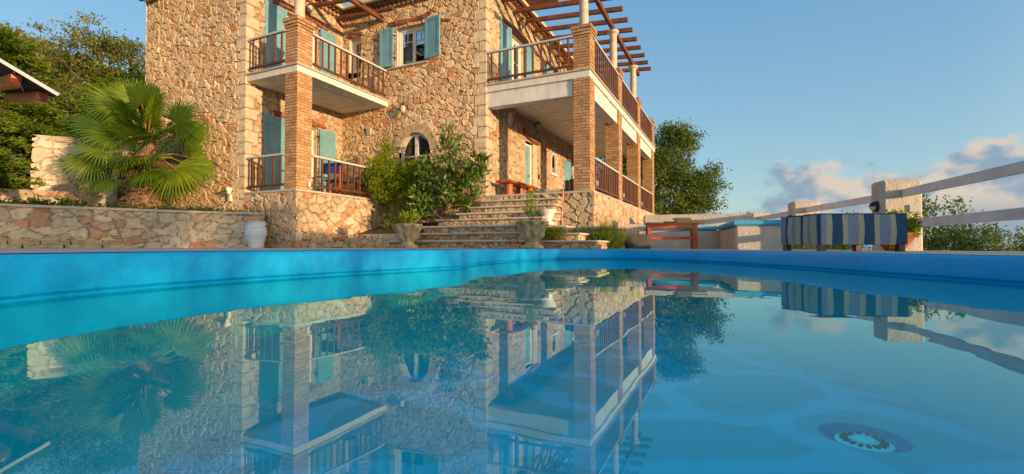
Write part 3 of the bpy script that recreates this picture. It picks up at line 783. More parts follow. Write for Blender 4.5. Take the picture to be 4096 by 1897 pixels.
# window at the far end of the veranda kept open; piers
def brick_pier(x0, x1, y0, y1, z0, z1, cap=False):
    b = MB(); bh = .062; g = .012; dp = .024
    n = int(round((z1 - z0) / (bh + g))); st = (z1 - z0) / n
    for k in range(n):
        za = z0 + k * st + g * .5; zb = za + st - g
        e = 0.0
        if cap and k >= n - 3: e = .018 * (k - (n - 4))
        for side in range(4):
            L = (x1 - x0 if side % 2 == 0 else y1 - y0) + 2 * e
            cuts = [0, L * .5, L] if (k + side) % 2 == 0 else [0, L * .25, L * .75, L]
            for c0, c1 in zip(cuts[:-1], cuts[1:]):
                c0 += g * .5 if c0 > 0 else 0; c1 -= g * .5 if c1 < L else 0
                o = random.uniform(-.004, .007); h1 = random.uniform(-.003, .003)
                if side == 0: q = (x0 - e + c0, x0 - e + c1, y0 - e - o, y0 - e + dp)
                elif side == 1: q = (x1 + e - dp, x1 + e + o, y0 - e + c0, y0 - e + c1)
                elif side == 2: q = (x0 - e + c0, x0 - e + c1, y1 + e - dp, y1 + e + o)
                else: q = (x0 - e - o, x0 - e + dp, y0 - e + c0, y0 - e + c1)
                # corners alternate: keep faces from overlapping exactly
                if side in (1, 3): q = (q[0], q[1], q[2] + .0025 if c0 < .001 else q[2], q[3] - .0025 if c1 > L - .001 else q[3])
                b.box(*q, za + h1, zb + h1, bev=.004)
    m = MB(); m.box(x0 + .014, x1 - .014, y0 + .014, y1 - .014, z0, z1)
    if cap: m.box(x0 - .05, x1 + .05, y0 - .05, y1 + .05, z1, z1 + .025, bev=.006)
    po = b.build('brick_pier', 'brick', H)
    m.build('mortar_core', 'brick_mortar', po)
    return po
brick_pier(-.42, 0, 0.0, .45, Z1, Z2 - .2); brick_pier(-.42, 0, .0, .45, Z2, 5.84, True)
for i, v in enumerate(PV):
    brick_pier(uE - .43, uE, v, v + .45, Z1, Z2 - .215); brick_pier(uE - .43, uE, v, v + .45, Z2, 5.80, True)
def column(x, y, z0, z1, r):
    b = MB(); h = z1 - z0
    b.lathe([(r * 1.15, 0), (r * 1.15, .04), (r * 1.02, .06), (r, .08), (r * .93, h - .16), (r * 1.0, h - .13), (r * 1.1, h - .10), (r * 1.5, h - .07), (r * 1.5, h), (.001, h)], 24, (x, y, z0))
    b.build('column', 'quoin', H, True)
column(-.2, .22, 5.865, 7.17, .125)
for v in PV[:3]: column(uE - .22, v + .23, 5.825, 7.11, .118)
# pergola beams
b = MB(); b.bar((uE - .22, 3.0, 7.18), (uE - .22, 11.2, 7.18), .11, .14); b.build('pergola_beam', 'beam', H)
b = MB(); b.bar((-.2, -.4, 7.24), (-.2, vC + .02, 7.24), .11, .14); b.build('pergola_beam', 'beam', H)
for k, v in enumerate([3.55, 4.3, 5.05, 5.8, 6.55, 7.3, 8.05, 8.8, 9.55, 10.3, 11.0]):
    b = MB(); b.bar((uD + .02, v, 7.54), (uE + .30, v, 7.27), .10, .13); b.build('rafter', 'beam', H)
for v in [.35, 1.25, 2.15, 3.02]:
    b = MB(); b.tube([(uB + .04, v, 7.50), (-.9, v, 7.42), (.42, v, 7.33)], [.07, .065, .06], 8); b.build('rafter', 'beam', H, True)

# railings
BAL = [0]
def railing(p, q, n, z, single=False, name='railing'):
    p = Vector((*p, z)); q = Vector((*q, z)); d = q - p
    r = MB(); r.bar(p + Vector((0, 0, .875)), q + Vector((0, 0, .875)), .085, .05); ro = r.build(name, 'rail', H)
    b = MB(); b.bar(p + Vector((0, 0, .13)), q + Vector((0, 0, .13)), .06, .055); b.build('bottom_rail', 'wood', ro)
    bb = MB()
    for k in range(n):
        c = p + d * ((k + .5) / n)
        if not single: bb = MB()
        w_ = .042 + random.uniform(-.004, .004); dx_ = random.uniform(-.008, .008)
        bb.bar(c + Vector((dx_, 0, .155)), c + Vector((-dx_, dx_, .852)), w_, w_, up=(d.y, -d.x, 0))
        if not single: bb.build('baluster', 'wood', ro)
    if single: tag(bb.build('baluster', 'wood', ro), kind='stuff')
    return ro
for z in (Z2, Z1):
    railing((uB + .12, .02), (-.44, .02), 5, z)
    railing((-.02, .47), (-.02, 3.22 if z > 3 else 3.6), 13 if z > 3 else 14, z)
railing((uD + .06, vC + .02), (uE - .45, vC + .02), 10, Z2)
for i in range(3):
    railing((uE - .02, PV[i] + .47), (uE - .02, PV[i + 1] - .02), 12 if i < 2 else 9, Z2)
    railing((uE - .02, PV[i] + .47), (uE - .02, PV[i + 1] - .02), 12 if i < 2 else 9, Z1, single=(i == 2))

# shutters: panelled leaf standing off the wall, hinged at one side
def shutter(axis, at, a0, a1, z0, z1, ang=0.0, hinge=0, off=.07, name='shutter', split=None):
    """axis 'v': on a wall facing +u at u=at, spanning v a0..a1; axis 'u': on a wall facing -v"""
    W_ = a1 - a0; b = MB(); t = .035
    b.box(0, W_, -t, 0, 0, z1 - z0, bev=.004)
    st = .085
    rails = [(0, st), (z1 - z0 - st, z1 - z0)] + ([(split - st / 2, split + st / 2)] if split else [])
    b.box(.0, st, -t - .012, -t - .0005, 0, z1 - z0, bev=.003); b.box(W_ - st, W_, -t - .012, -t - .0005, 0, z1 - z0, bev=.003)
    for r0, r1 in rails: b.box(st, W_ - st, -t - .011, -t - .0005, r0, r1, bev=.003)
    o = b.build(name, 'teal', H)
    h = MB()
    for zz in (.25, z1 - z0 - .25):
        xh = 0 if hinge == 0 else W_
        h.bar((xh - .05, -t * .5 + .0, zz), (xh + .05, -t * .5, zz), .05, .03)
        h.bar((xh - (.09 if hinge == 0 else -.09), .02, zz - .03), (xh - (.02 if hinge == 0 else -.02), .0, zz + .01), .015, .03)
    xl = W_ - .05 if hinge == 0 else .05
    h.bar((xl, -t - .02, (z1 - z0) * .30), (xl, -t - .02, (z1 - z0) * .44), .02, .03)
    h.build('latch', 'iron', o)
    if axis == 'u':
        px = a0 if hinge == 0 else a1
        o.matrix_local = Matrix.Translation((px, at - off, z0)) @ Matrix.Rotation(ang, 4, 'Z') @ Matrix.Translation((0 if hinge == 0 else -W_, 0, 0))
    else:
        py = a0 if hinge == 0 else a1
        o.matrix_local = Matrix.Translation((at + off, py, z0)) @ Matrix.Rotation(math.pi / 2 + ang, 4, 'Z') @ Matrix.Translation((0 if hinge == 0 else -W_, 0, 0))
    return o
for z in (Z2 + .05, Z1 + .05):
    shutter('v', uB, .50, 1.14, z, z + 2.12, ang=-.10, hinge=1, split=.95)
    shutter('v', uB, 2.34, 2.98, z, z + 2.12, ang=.05, hinge=0, split=.95)
shutter('u', vC, -.25, .27, 5.71, 6.88, ang=.0, hinge=1, off=.09)
shutter('u', vC, 1.44, 2.0, 5.71, 6.88, ang=-.12, hinge=0, off=.11)
shutter('v', uD, 4.15, 4.80, Z2 + .05, 6.86, ang=-.07, hinge=1, split=.95)
shutter('v', uD, 5.95, 6.62, Z2 + .05, 6.86, ang=.03, hinge=0, split=.95)
shutter('v', uD, 7.80, 8.45, Z2 + .05, 6.86, ang=-.03, hinge=1, split=.95)
shutter('v', uD, 9.85, 10.52, 2.52, 3.72, ang=-.1, hinge=1)

# windows and french doors
def window(axis, at, a0, a1, z0, z1, name='window', depth=.16, mullions=1, bars=(.62,), vbars=True, curtain=True, solid=0.0):
    """frame set back in the opening"""
    f = MB(); t = .065
    def bx(s0, s1, q0, q1, d0, d1, mb, bev=.004):
        if axis == 'u': mb.box(s0, s1, at + d0, at + d1, q0, q1, bev=bev)
        else: mb.box(at - d1, at - d0, s0, s1, q0, q1, bev=bev)
    bx(a0, a0 + t, z0, z1, depth, depth + .09, f); bx(a1 - t, a1, z0, z1, depth, depth + .09, f)
    bx(a0 + t, a1 - t, z1 - t, z1, depth, depth + .09, f); bx(a0 + t, a1 - t, z0, z0 + t, depth, depth + .09, f)
    nleaf = mullions + 1; inner = (a1 - a0 - 2 * t) / nleaf
    for k in range(nleaf):
        s0 = a0 + t + k * inner; s1 = s0 + inner; u_ = .055
        bx(s0, s0 + u_, z0 + t, z1 - t, depth + .02, depth + .07, f); bx(s1 - u_, s1, z0 + t, z1 - t, depth + .02, depth + .07, f)
        bx(s0 + u_, s1 - u_, z0 + t, z0 + t + .06, depth + .02, depth + .07, f); bx(s0 + u_, s1 - u_, z1 - t - .06, z1 - t, depth + .02, depth + .07, f)
        if solid: bx(s0 + u_, s1 - u_, z0 + t + .06, z0 + solid, depth + .03, depth + .06, f)
        for bz in bars:
            zb = z0 + (z1 - z0) * bz; bx(s0 + u_, s1 - u_, zb - .013, zb + .013, depth + .025, depth + .06, f)
        if vbars:
            sm = (s0 + s1) / 2; zb = z0 + (z1 - z0) * (bars[-1] if bars else .6)
            bx(sm - .012, sm + .012, zb + .014, z1 - t - .061, depth + .025, depth + .06, f)
    o = f.build(name, 'frame', H)
    g_ = MB(); bx(a0 + t, a1 - t, z0 + t, z1 - t, depth + .043, depth + .047, g_, 0); g_.build('pane', 'glass', o)
    if curtain:
        c = MB(); n = 26
        for (c0, c1) in ((a0 + t, a0 + (a1 - a0) * .36), (a1 - (a1 - a0) * .30, a1 - t)):
            vs = []; fs = []
            for i in range(n + 1):
                s_ = c0 + (c1 - c0) * i / n; dd = depth + .22 + .02 * math.sin(i * 1.3)
                for zz in (z0 + .05, z1 - .05): vs.append((s_, at + dd, zz) if axis == 'u' else (at - dd, s_, zz))
            for i in range(n): fs.append((2 * i, 2 * i + 2, 2 * i + 3, 2 * i + 1))
            c.add(vs, fs)
        c.build('curtain', 'curtain', o)
    # plastered reveal
    r = MB(); e = .02
    bx(a0 - .12, a0, z0 - .02, z1 + .02, .015, depth + .2, r, .01); bx(a1, a1 + .12, z0 - .02, z1 + .02, .015, depth + .2, r, .01)
    bx(a0, a1, z1, z1 + .14, .02, depth + .2, r, .01)
    r.build('reveal', 'quoin', o)
    return o
def sill(axis, at, a0, a1, z, t=.045, out=.09):
    b = MB()
    if axis == 'u': b.box(a0, a1, at - out, at + .16, z - t, z, bev=.01)
    else: b.box(at - .16, at + out, a0, a1, z - t, z, bev=.01)
    b.build('window_sill', 'trim', H)
window('v', uB, 1.18, 2.32, Z2 + .01, 6.88, 'french_door', .14, 1, (.33, .66), True, solid=.0)
window('v', uB, 1.18, 2.32, Z1 + .01, 3.81, 'french_door', .14, 1, (.33, .66), True)
window('u', vC, -1.58, -1.07, 5.85, 6.90, 'window', .15, 0, (.62,), True, False)
window('u', vC, .31, 1.42, 5.68, 6.84, 'window', .10, 1, (.66,), True)
sill('u', vC, .16, 1.50, 5.68, out=.10)
window('v', uD, 4.84, 5.94, Z2 + .01, 6.83, 'french_door', .10, 1, (.33, .66), True)
window('v', uD, 8.50, 9.52, Z2 + .01, 6.83, 'french_door', .10, 1, (.33, .66), True, False)
window('v', uD, 10.56, 11.52, 2.6, 3.68, 'window', .05, 1, (.66,), True)
sill('v', uD, 10.5, 11.6, 2.6)
# teal front door ajar in its white frame
f = MB(); v0, v1 = 6.04, 6.67
f.box(uD - .16, uD - .08, v0, v0 + .05, Z1, 3.70, bev=.004); f.box(uD - .16, uD - .04, v1 - .10, v1, Z1, 3.70, bev=.004); f.box(uD - .16, uD - .08, v0 + .05, v1 - .10, 3.62, 3.70, bev=.004)
fo_ = f.build('door_frame', 'frame', H)
f = MB(); f.box(uD - .14, uD - .10, v0 + .05, v1 - .10, Z1 + .01, 3.62, bev=.004)
for zz in (Z1 + .12, Z1 + .75, Z1 + 1.35): f.box(uD - .10, uD - .085, v0 + .12, v1 - .18, zz, zz + .5, bev=.01)
do_ = f.build('door', 'teal', H)
f = MB(); f.lathe([(.02, 0), (.03, .02), (.03, .04), (.001, .05)], 12); hn = f.build('handle', 'brass', do_); hn.matrix_local = Matrix.Translation((uD - .10, v1 - .14, Z1 + .98)) @ Matrix.Rotation(math.pi / 2, 4, 'Y')
f = MB(); f.box(uD - .2, uD + .045, v1, v1 + .32, Z1, 3.72, bev=.02); f.box(uD - .2, uD + .02, v0 - .12, v0, Z1, 3.72, bev=.015)
f.build('door_jamb', 'quoin', H)
# arched window
f = MB(); cx_, cz_, R0, R1 = 1.01, 3.08, .56, .48; dpt = (vC + .07, vC + .15)
n = 20
for k in range(n):
    a0_ = math.pi * k / n; a1_ = math.pi * (k + 1) / n; vs = []
    for yy in dpt:
        for (r_, a_) in ((R0, a0_), (R0, a1_), (R1, a1_), (R1, a0_)): vs.append((cx_ + r_ * math.cos(a_), yy, cz_ + r_ * math.sin(a_)))
    f.add(vs, [(0, 1, 2, 3)[::-1], (4, 5, 6, 7), (0, 4, 5, 1), (2, 6, 7, 3)])
f.box(cx_ - .56, cx_ - .48, *dpt, 2.2, cz_); f.box(cx_ + .48, cx_ + .56, *dpt, 2.2, cz_); f.box(cx_ - .055, cx_ + .055, dpt[0] - .01, dpt[1], 2.2, cz_ + R1)
f.box(cx_ - .48, cx_ + .48, *dpt, 2.2, 2.28)
f.box(cx_ - .48, cx_ - .055, dpt[0] + .01, dpt[1] - .01, 2.93, 2.97); f.box(cx_ + .055, cx_ + .48, dpt[0] + .01, dpt[1] - .01, 2.93, 2.97)
wo_ = f.build('arched_window', 'frame', H)
f = MB(); f.add([(cx_ + .52 * math.cos(math.pi * k / 20), vC + .115, cz_ + .52 * math.sin(math.pi * k / 20)) for k in range(21)] + [(cx_ - .52, vC + .115, 2.2), (cx_ + .52, vC + .115, 2.2)], [tuple(range(23))])
f.build('pane', 'glass', wo_)
# arch stones
f = MB(); n = 13
for k in range(n):
    a0_ = math.pi * (k + .04) / n; a1_ = math.pi * (k + .96) / n; vs = []; ro_ = .84 + random.uniform(-.05, .05); yo = vC - .045 - random.uniform(0, .02)
    for yy in (yo, vC + .10):
        for (r_, a_) in ((ro_, a0_), (ro_, a1_), (.555, a1_), (.555, a0_)): vs.append((cx_ + r_ * math.cos(a_), yy, cz_ + r_ * math.sin(a_)))
    f.add(vs, [(0, 1, 2, 3)[::-1], (4, 5, 6, 7), (0, 4, 5, 1), (1, 5, 6, 2), (2, 6, 7, 3), (3, 7, 4, 0)])
f.build('arch_stones', 'archstone', H)
# niche with white rim
f = MB()
for k in range(14):
    a0_ = math.pi * k / 14; a1_ = math.pi * (k + 1) / 14; vs = []
    for xx in (uD + .055, uD - .02):
        for (r_, a_) in ((.29, a0_), (.29, a1_), (.225, a1_), (.225, a0_)): vs.append((xx, 8.66 + r_ * math.cos(a_), 3.5 + r_ * math.sin(a_)))
    f.add(vs, [(0, 1, 2, 3), (4, 5, 6, 7)[::-1], (0, 4, 5, 1)[::-1], (2, 6, 7, 3)[::-1]])
f.box(uD - .02, uD + .055, 8.37, 8.435, 3.02, 3.5); f.box(uD - .02, uD + .055, 8.885, 8.95, 3.02, 3.5); f.box(uD - .2, uD + .09, 8.33, 9.0, 2.93, 3.02)
no_ = f.build('wall_niche', 'white', H)
f = MB(); f.box(uD - .24, uD - .2, 8.38, 8.95, 2.9, 3.85); f.build('niche_back', 'quoin', no_)
f = MB(); f.lathe([(.07, 0), (.1, .03), (.12, .17), (.11, .2), (.001, .2)], 16); pt = f.build('terracotta_pot', 'terracotta', None, True)
pt.location = WP(uD - .07, 8.66, 3.022); tag(pt, 'small terracotta pot standing in the arched wall niche', 'pot')

# lintels of old timber
def lintel(pts, rads, depth=.5):
    b = MB(); b.tube(pts, rads, 9)
    v_ = np.array(b.v); b.v = [tuple(p + (RS.rand(3) - .5) * .03) for p in v_]
    return b.build('lintel', 'oldwood', H)
lintel([(uB + .02, .72, 7.02), (uB + .02, 1.3, 7.03), (uB + .02, 2.1, 7.02), (uB + .02, 2.66, 7.0)], [.09, .10, .10, .07])
lintel([(uB + .02, .80, 3.93), (uB + .02, 1.5, 3.95), (uB + .02, 2.2, 3.93), (uB + .02, 2.62, 3.92)], [.08, .095, .09, .05])
lintel([(.06, vC + .0, 7.0), (.35, vC - .01, 7.02), (.8, vC, 7.00), (1.3, vC, 7.01), (1.55, vC, 7.10), (1.70, vC, 7.18)], [.09, .10, .075, .085, .09, .04])
b = MB(); b.bar((1.66, vC - .03, 6.86), (2.25, vC - .02, 6.72), .05, .09)
b.build('lintel', 'oldwood', H)
lintel([(-1.68, vC, 6.96), (-1.33, vC - .01, 7.04), (-1.0, vC, 6.97)], [.07, .10, .07])
lintel([(uD + .03, 4.35, 6.97), (uD + .03, 5.1, 6.98), (uD + .03, 6.15, 6.96)], [.085, .11, .085])
lintel([(uD, 7.95, 6.97), (uD, 8.9, 6.98), (uD, 9.7, 6.96)], [.085, .11, .085])
lintel([(uD + .05, 5.80, 3.99), (uD + .06, 6.2, 3.87), (uD + .06, 6.6, 3.84), (uD + .05, 7.12, 3.88)], [.10, .09, .095, .11])
lintel([(uD, 10.2, 3.85), (uD, 11.0, 3.83), (uD, 11.8, 3.84)], [.1, .11, .1])

# wall lanterns, siren, vent and small fittings
def wall_lantern(axis, at, a, z):
    b = MB(); 
    b.lathe([(.02, .0), (.035, .02), (.06, .05), (.085, .20), (.09, .205)], 8); lb = b
    P_ = Matrix.Translation((a, at - .17, z)) if axis == 'u' else Matrix.Translation((at + .17, a, z))
    cap_ = MB(); cap_.lathe([(.10, .2), (.105, .21), (.05, .265), (.03, .28), (.02, .31), (.001, .33)], 8)
    cap_.lathe([(.012, -.05), (.035, -.02), (.04, .0), (.02, .012)], 8)
    if axis == 'u': arm = [(0, .17, -.06), (0, .10, -.12), (0, 0, -.05)]; pl = (-.03, .03, .15, .172, -.12, .04)
    else: arm = [(-.17, 0, -.06), (-.10, 0, -.12), (0, 0, -.05)]; pl = (-.172, -.15, -.03, .03, -.12, .04)
    cap_.tube(arm, .012, 6); cap_.box(*pl)
    for k in range(8):
        a_ = 2 * math.pi * k / 8; cap_.bar((.036 * math.cos(a_), .036 * math.sin(a_), .02), (.09 * math.cos(a_), .09 * math.sin(a_), .205), .008, .008)
    o = cap_.build('wall_lantern', 'brass', H); o.matrix_local = P_
    g_ = lb.build('lantern_glass', 'lampglass', o)
    return o
wall_lantern('u', vC, .68, 4.22); wall_lantern('v', uD, 5.5, 7.2); wall_lantern('v', uD, 6.79, 4.2)
wall_lantern('v', uB, 1.86, 7.12)
b = MB(); b.lathe([(.12, 0), (.15, .02), (.14, .06), (.08, .08), (.001, .085)], 20); sr = b.build('alarm_siren', 'white', H, True)
sr.matrix_local = Matrix.Translation((uD + .03, 4.76, 4.12)) @ Matrix.Rotation(math.pi / 2, 4, 'Y') @ Matrix.Scale(1.35, 4, (1, 0, 0))
b = MB(); b.lathe([(.08, 0), (.08, .07), (.04, .09), (.001, .095)], 16); q = b.build('siren_lens', 'blueglass', sr, True); q.matrix_local = Matrix.Translation((.085, 0, .02)) @ Matrix.Scale(.6, 4)
b = MB(); b.box(-.80, -.64, vC - .07, vC + .02, 3.72, 3.94, bev=.008)
for k in range(6): b.box(-.785, -.655, vC - .08, vC - .07, 3.74 + k * .033, 3.755 + k * .033)
b.build('vent_cover', 'plate', H)
for (x, y, z, ln) in ((uE - .30, vC - .04, Z1 + .35, 'u'),): pass
def spot(u, v, z):
    b = MB(); b.lathe([(.035, 0), (.038, .01), (.038, .13), (.03, .14), (.001, .14)], 14, (u, v, z)); b.box(u - .012, u + .012, v - .012, v + .05, z + .04, z + .08)
    b.build('wall_spotlight', 'rail', H, True)
spot(.035, .35, Z1 + .08)
b = MB(); b.box(uE + .0, uE + .05, 3.86, 3.9, Z1 + .18, Z1 + .30); b.box(uE, uE + .05, 7.1, 7.14, Z1 + .18, Z1 + .30); b.box(uE, uE + .05, 10.35, 10.39, Z1 + .18, Z1 + .30)
b.build('wall_spotlight', 'rail', H)
b = MB(); b.lathe([(.05, 0), (.05, .06), (.08, .1), (.08, .16), (.001, .17)], 14, (-2.25, -.16, 1.62)); b.box(-2.38, -2.30, -.10, .0, 1.45, 1.62); b.tube([(-2.3, -.08, 1.5), (-2.5, -.1, 1.36), (-2.62, -.08, 1.42)], .012, 6)
b.build('wall_tap', 'white', H, True)
b = MB(); b.box(uD + .045, uD + .075, 7.12, 7.2, Z1 + .95, Z1 + 1.1, bev=.005); b.build('door_entry_panel', 'iron', H)

# roof: three hipped slopes of barrel tile with gutters under the eaves
def tile_roof(name, e0, e1, depth, z, rise, parent=H):
    """eave from e0 to e1 (outward to the right), running back by depth"""
    e0 = np.array(e0, float); e1 = np.array(e1, float); L = np.linalg.norm(e1 - e0); d = (e1 - e0) / L; inn = np.array([-d[1], d[0]])
    n = int(L / .03); S = np.linspace(0, L, n); T = np.array([0, .02, depth * .25, depth * .5, depth])
    SS, TT = np.meshgrid(S, T, indexing='ij')
    ph = (SS / .21) % 1
    hh = .05 * np.abs(np.sin(np.pi * ph))
    X = e0[0] + d[0] * SS + inn[0] * TT; Y = e0[1] + d[1] * SS + inn[1] * TT; Z = z + TT * rise + hh
    lowr = Z - .025 - .0 * TT
    V = np.concatenate([np.stack([X, Y, Z], -1).reshape(-1, 3), np.stack([X, Y, Z - .03], -1).reshape(-1, 3)])
    a, b = SS.shape; I = np.arange(a * b).reshape(a, b); J = I + a * b
    F = [np.stack([I[:-1, :-1], I[1:, :-1], I[1:, 1:], I[:-1, 1:]], -1).reshape(-1, 4), np.stack([J[:-1, :-1], J[:-1, 1:], J[1:, 1:], J[1:, :-1]], -1).reshape(-1, 4), np.stack([J[:-1, 0], J[1:, 0], I[1:, 0], I[:-1, 0]], -1)]
    r = np.tile((np.floor(SS / .21) * .618 % 1).ravel(), 2)
    o = finish_obj(name, np_mesh(name, V, np.concatenate(F), {'rnd': r}), 'tile', parent, False)
    return o
EO = .38
tile_roof('roof', (-6.29 - EO, -EO), (uB + EO, -EO), 5.0, 7.70, .30)
tile_roof('roof', (uB + EO, -EO), (uB + EO, vC - EO), 4.0, 7.70, .30)
tile_roof('roof', (uB + EO, vC - EO), (uD + EO, vC - EO), 5.5, 7.70, .30)
tile_roof('roof', (uD + EO, vC - EO), (uD + EO, VE + 1), 4.5, 7.70, .30)
tile_roof('roof', (-6.29 - EO, 9), (-6.29 - EO, -EO), 3.5, 7.70, .30)
# eave undersides: two courses of corbelled tiles stepping out
def eave_course(p, q, z, out, nrm):
    b = MB(); p = np.array(p, float); q = np.array(q, float); L = np.linalg.norm(q - p); d = (q - p) / L; n = int(L / .16)
    for k in range(n):
        c = p + d * (k + .5) * L / n; o0 = c - np.array(nrm) * .05; o1 = c + np.array(nrm) * out
        b.tube([(o0[0], o0[1], z), (o1[0], o1[1], z + .0)], .062, 8)
    return b
co_ = MB()
b = MB()
segs = [((-6.29, 0), (uB, 0), (0, -1)), ((uB, 0), (uB, vC - .1), (1, 0)), ((uB, vC), (uD, vC), (0, -1)), ((uD, vC), (uD, VE + .6), (1, 0))]
for p, q_, nr in segs:
    for (zz, oo) in ((7.56, .16), (7.65, .30)):
        t = eave_course(p, q_, zz, oo, nr); b.add(t.v, t.f)
b.build('eave_tiles', 'tile', H)
# gutters
def gutter(pts):
    b = MB()
    for p, q_ in zip(pts[:-1], pts[1:]):
        b.bar(p, q_, .11, .10)
    return b.build('gutter', 'gutter', H)
zg = 7.68
gutter([(-6.7, -EO - .05, zg), (uB + EO + .05, -EO - .05, zg)]); gutter([(uB + EO + .05, -EO, zg), (uB + EO + .05, vC - EO - .1, zg)]); gutter([(uB + EO, vC - EO - .05, zg), (uD + EO + .05, vC - EO - .05, zg)]); gutter([(uD + EO + .05, vC - EO, zg), (uD + EO + .05, VE + 1, zg)])
#@@PART3

# ------------------------------------------------------------------ staircase
st = empty('staircase', WP(4.2, 2.2, 0), RZ, 'limestone staircase with rubble risers rising from the pool deck to the veranda', 'staircase')
def flight(u0, u1, vb, vf, zt, k, nose=.045):
    """one tread with its rubble riser; coordinates local to the house"""
    A = lambda u, v: (u - 4.2, v - 2.2)
    zr0 = max(zt - .18, .16)
    pr = [A(u0 + .07, vb), A(u0 + .07, vf + .07), A(u1 - .07, vf + .07), A(u1 - .07, vb)]
    rubble('riser', pr, .12 if k > 6 else zt - .22, zt - .04, 'stone_pale', st, cs=.17, cz=.16, res=.022, relief=.03, seed=60 + k, joint=.16)
    b = MB(); b.box(u0 - 4.2 - .02, u1 - 4.2 + .02, vf - 2.2 - .02, vb - 2.2, zt - .045, zt, bev=.014); b.build('tread', 'tread', st)
TR = [(3.30, 5.60, 3.30, 3.00), (3.18, 5.58, 3.1, 2.72), (3.00, 5.60, 2.9, 2.42), (2.72, 5.60, 2.6, 1.92), (2.46, 5.25, 2.1, 1.62), (2.16, 5.22, 1.8, 1.32), (1.86, 5.10, 1.5, 1.02)]
for k, (u0, u1, vb, vf) in enumerate(TR):
    flight(u0, u1, 3.32 if k < 3 else vb + .5, vf, 1.67 - .18 * (k + 1), k)
for k, (u0, u1, vb, vf) in enumerate([(5.2, 5.92, 3.3, 2.62), (5.15, 6.32, 3.3, 2.40), (5.10, 6.78, 3.3, 2.12)]):
    flight(u0, u1, vb, vf, .77 - .18 * k - .004, k + 20)
b = MB(); b.tube([(*[WP(5.66, 3.05)[i] for i in (0, 1)], .5), (*[WP(5.70, 3.05)[i] for i in (0, 1)], 1.68)], .016, 8)
po_ = b.build('pole', 'pink', None); tag(po_, 'thin pink pole leaning on the foundation wall beside the staircase', 'pole')

# planting bed between the two terraces, behind a low rubble edge
rubble_bed = rubble('bed_wall', [(OX + 0, OY + 0)], 0, 1) if False else None
bed = empty('planting_bed', WP(1.0, 2.6, 0), RZ, 'low rubble planting bed below the arched window beside the staircase', 'planting bed')
rubble('bed_face', [(.0 - 1.0, 1.75 - 2.6), (2.2 - 1.0, 1.75 - 2.6), (2.95 - 1.0, 2.6 - 2.6)], .05, .60, 'stone_plant', bed, cs=.2, cz=.16, res=.024, relief=.04, seed=77)
b = MB(); b.add([(-1.0, -.83, .56), (1.2, -.83, .56), (1.95, 0.0, .75), (2.2, .7, .95), (-1.0, .7, .95)], [(0, 1, 2, 3, 4)]); b.build('soil', 'soil', bed)

# ------------------------------------------------------------------ curved planter on the left
ZP = 1.08
pp = catmull([(-15.9, 3.4), (-13.2, 5.6), (-11.2, 7.5), (-9.65, 8.97), (-8.7, 9.76), (-7.73, 10.5), (-6.85, 11.05), (-5.95, 11.42), (-5.5, 11.6)], 12, closed=False)[:86]
PL = [tuple(p) for p in pp] 
PL = [p for p in PL if p[0] > -15.0 and p[0] < -5.93]
pl = empty('planter_wall', (-9.0, 10.0, 0), 0, 'long curved rubble planter wall with a cream coping in front of the palm', 'planter wall')
Lp = [(p[0] + 9.0, p[1] - 10.0) for p in PL]
ztf = lambda s: ZP
rubble('wall_face', Lp, .05, ZP - .045, 'stone_plant', pl, cs=.28, cz=.165, res=.026, relief=.04, seed=88, joint=.11)
b = MB()
for p, q_ in zip(Lp[:-1], Lp[1:]):
    d_ = np.array(q_) - np.array(p); d_ = d_ / np.linalg.norm(d_); n_ = np.array([d_[1], -d_[0]])
    a0_ = np.array(p) + n_ * .075; a1_ = np.array(q_) + n_ * .075; b0_ = np.array(p) - n_ * .38; b1_ = np.array(q_) - n_ * .38
    b.add([(*a0_, ZP - .05), (*a1_, ZP - .05), (*a1_, ZP), (*a0_, ZP), (*b0_, ZP), (*b1_, ZP)], [(0, 1, 2, 3), (3, 2, 5, 4)], rnd=.5)
    b.add([(*a0_, ZP - .05), (*b0_, ZP - .05), (*b1_, ZP - .05), (*a1_, ZP - .05)], [(0, 1, 2, 3)], rnd=.5)
b.build('coping', 'trim', pl)
b = MB(); b.add([(p[0] - .0, p[1] + .3, ZP - .08) for p in Lp] + [(1.6, 2.6, ZP - .05), (-7, 5, ZP + .0)], [tuple(range(len(Lp) + 2))]); b.build('soil', 'soil', pl)
# dark ledge stones at the wall's foot on the far left
lg = empty('stone_ledge', (-9.75, 8.35, 0), math.atan2(1.5, 1.7), 'worn dark stone ledge along the foot of the planter wall', 'ledge')
for k, (l, z) in enumerate(((1.9, .38), (2.5, .30))):
    b = MB(); n = 9
    for j in range(n):
        b.box(-l + j * 2 * l / n, -l + (j + .96) * 2 * l / n, -.20 - .12 * k - random.random() * .03, .45, z - .09 + random.random() * .01, z + random.random() * .012, bev=.015)
    b.build('ledge_course', 'urn', lg)

# low walls and retaining wall behind the palm
lw = rubble('retaining_wall', [(-14.25, 17.5), (-14.2, 14.1), (-12.6, 14.9), (-10.8, 16.4)], .6, 3.6, 'stone_plant', None, cs=.42, cz=.26, res=.035, relief=.06, seed=91)
tag(lw, 'tall sunlit rubble retaining wall behind the palm on the slope', 'wall')
lw = rubble('garden_wall', [(-19.0, 9.8), (-15.4, 10.9), (-12.3, 12.6), (-11.3, 13.2)], .5, 1.75, 'stone_pale', None, cs=.42, cz=.28, res=.04, relief=.07, seed=93)
tag(lw, 'low sunlit rubble garden wall behind the curved planter at far left', 'wall')
b = MB(); b.box(-2.0, 2.0, -.8, .8, 0, 2.2, bev=.05); b.box(-2.2, 2.2, -1.1, 1.0, 2.2, 2.32, bev=.03)
sh_ = b.build('garden_store', 'dark', None, loc=(-10.2, 15.4, .7)); tag(sh_, 'dark low garden store half hidden behind the palm', 'garden store')

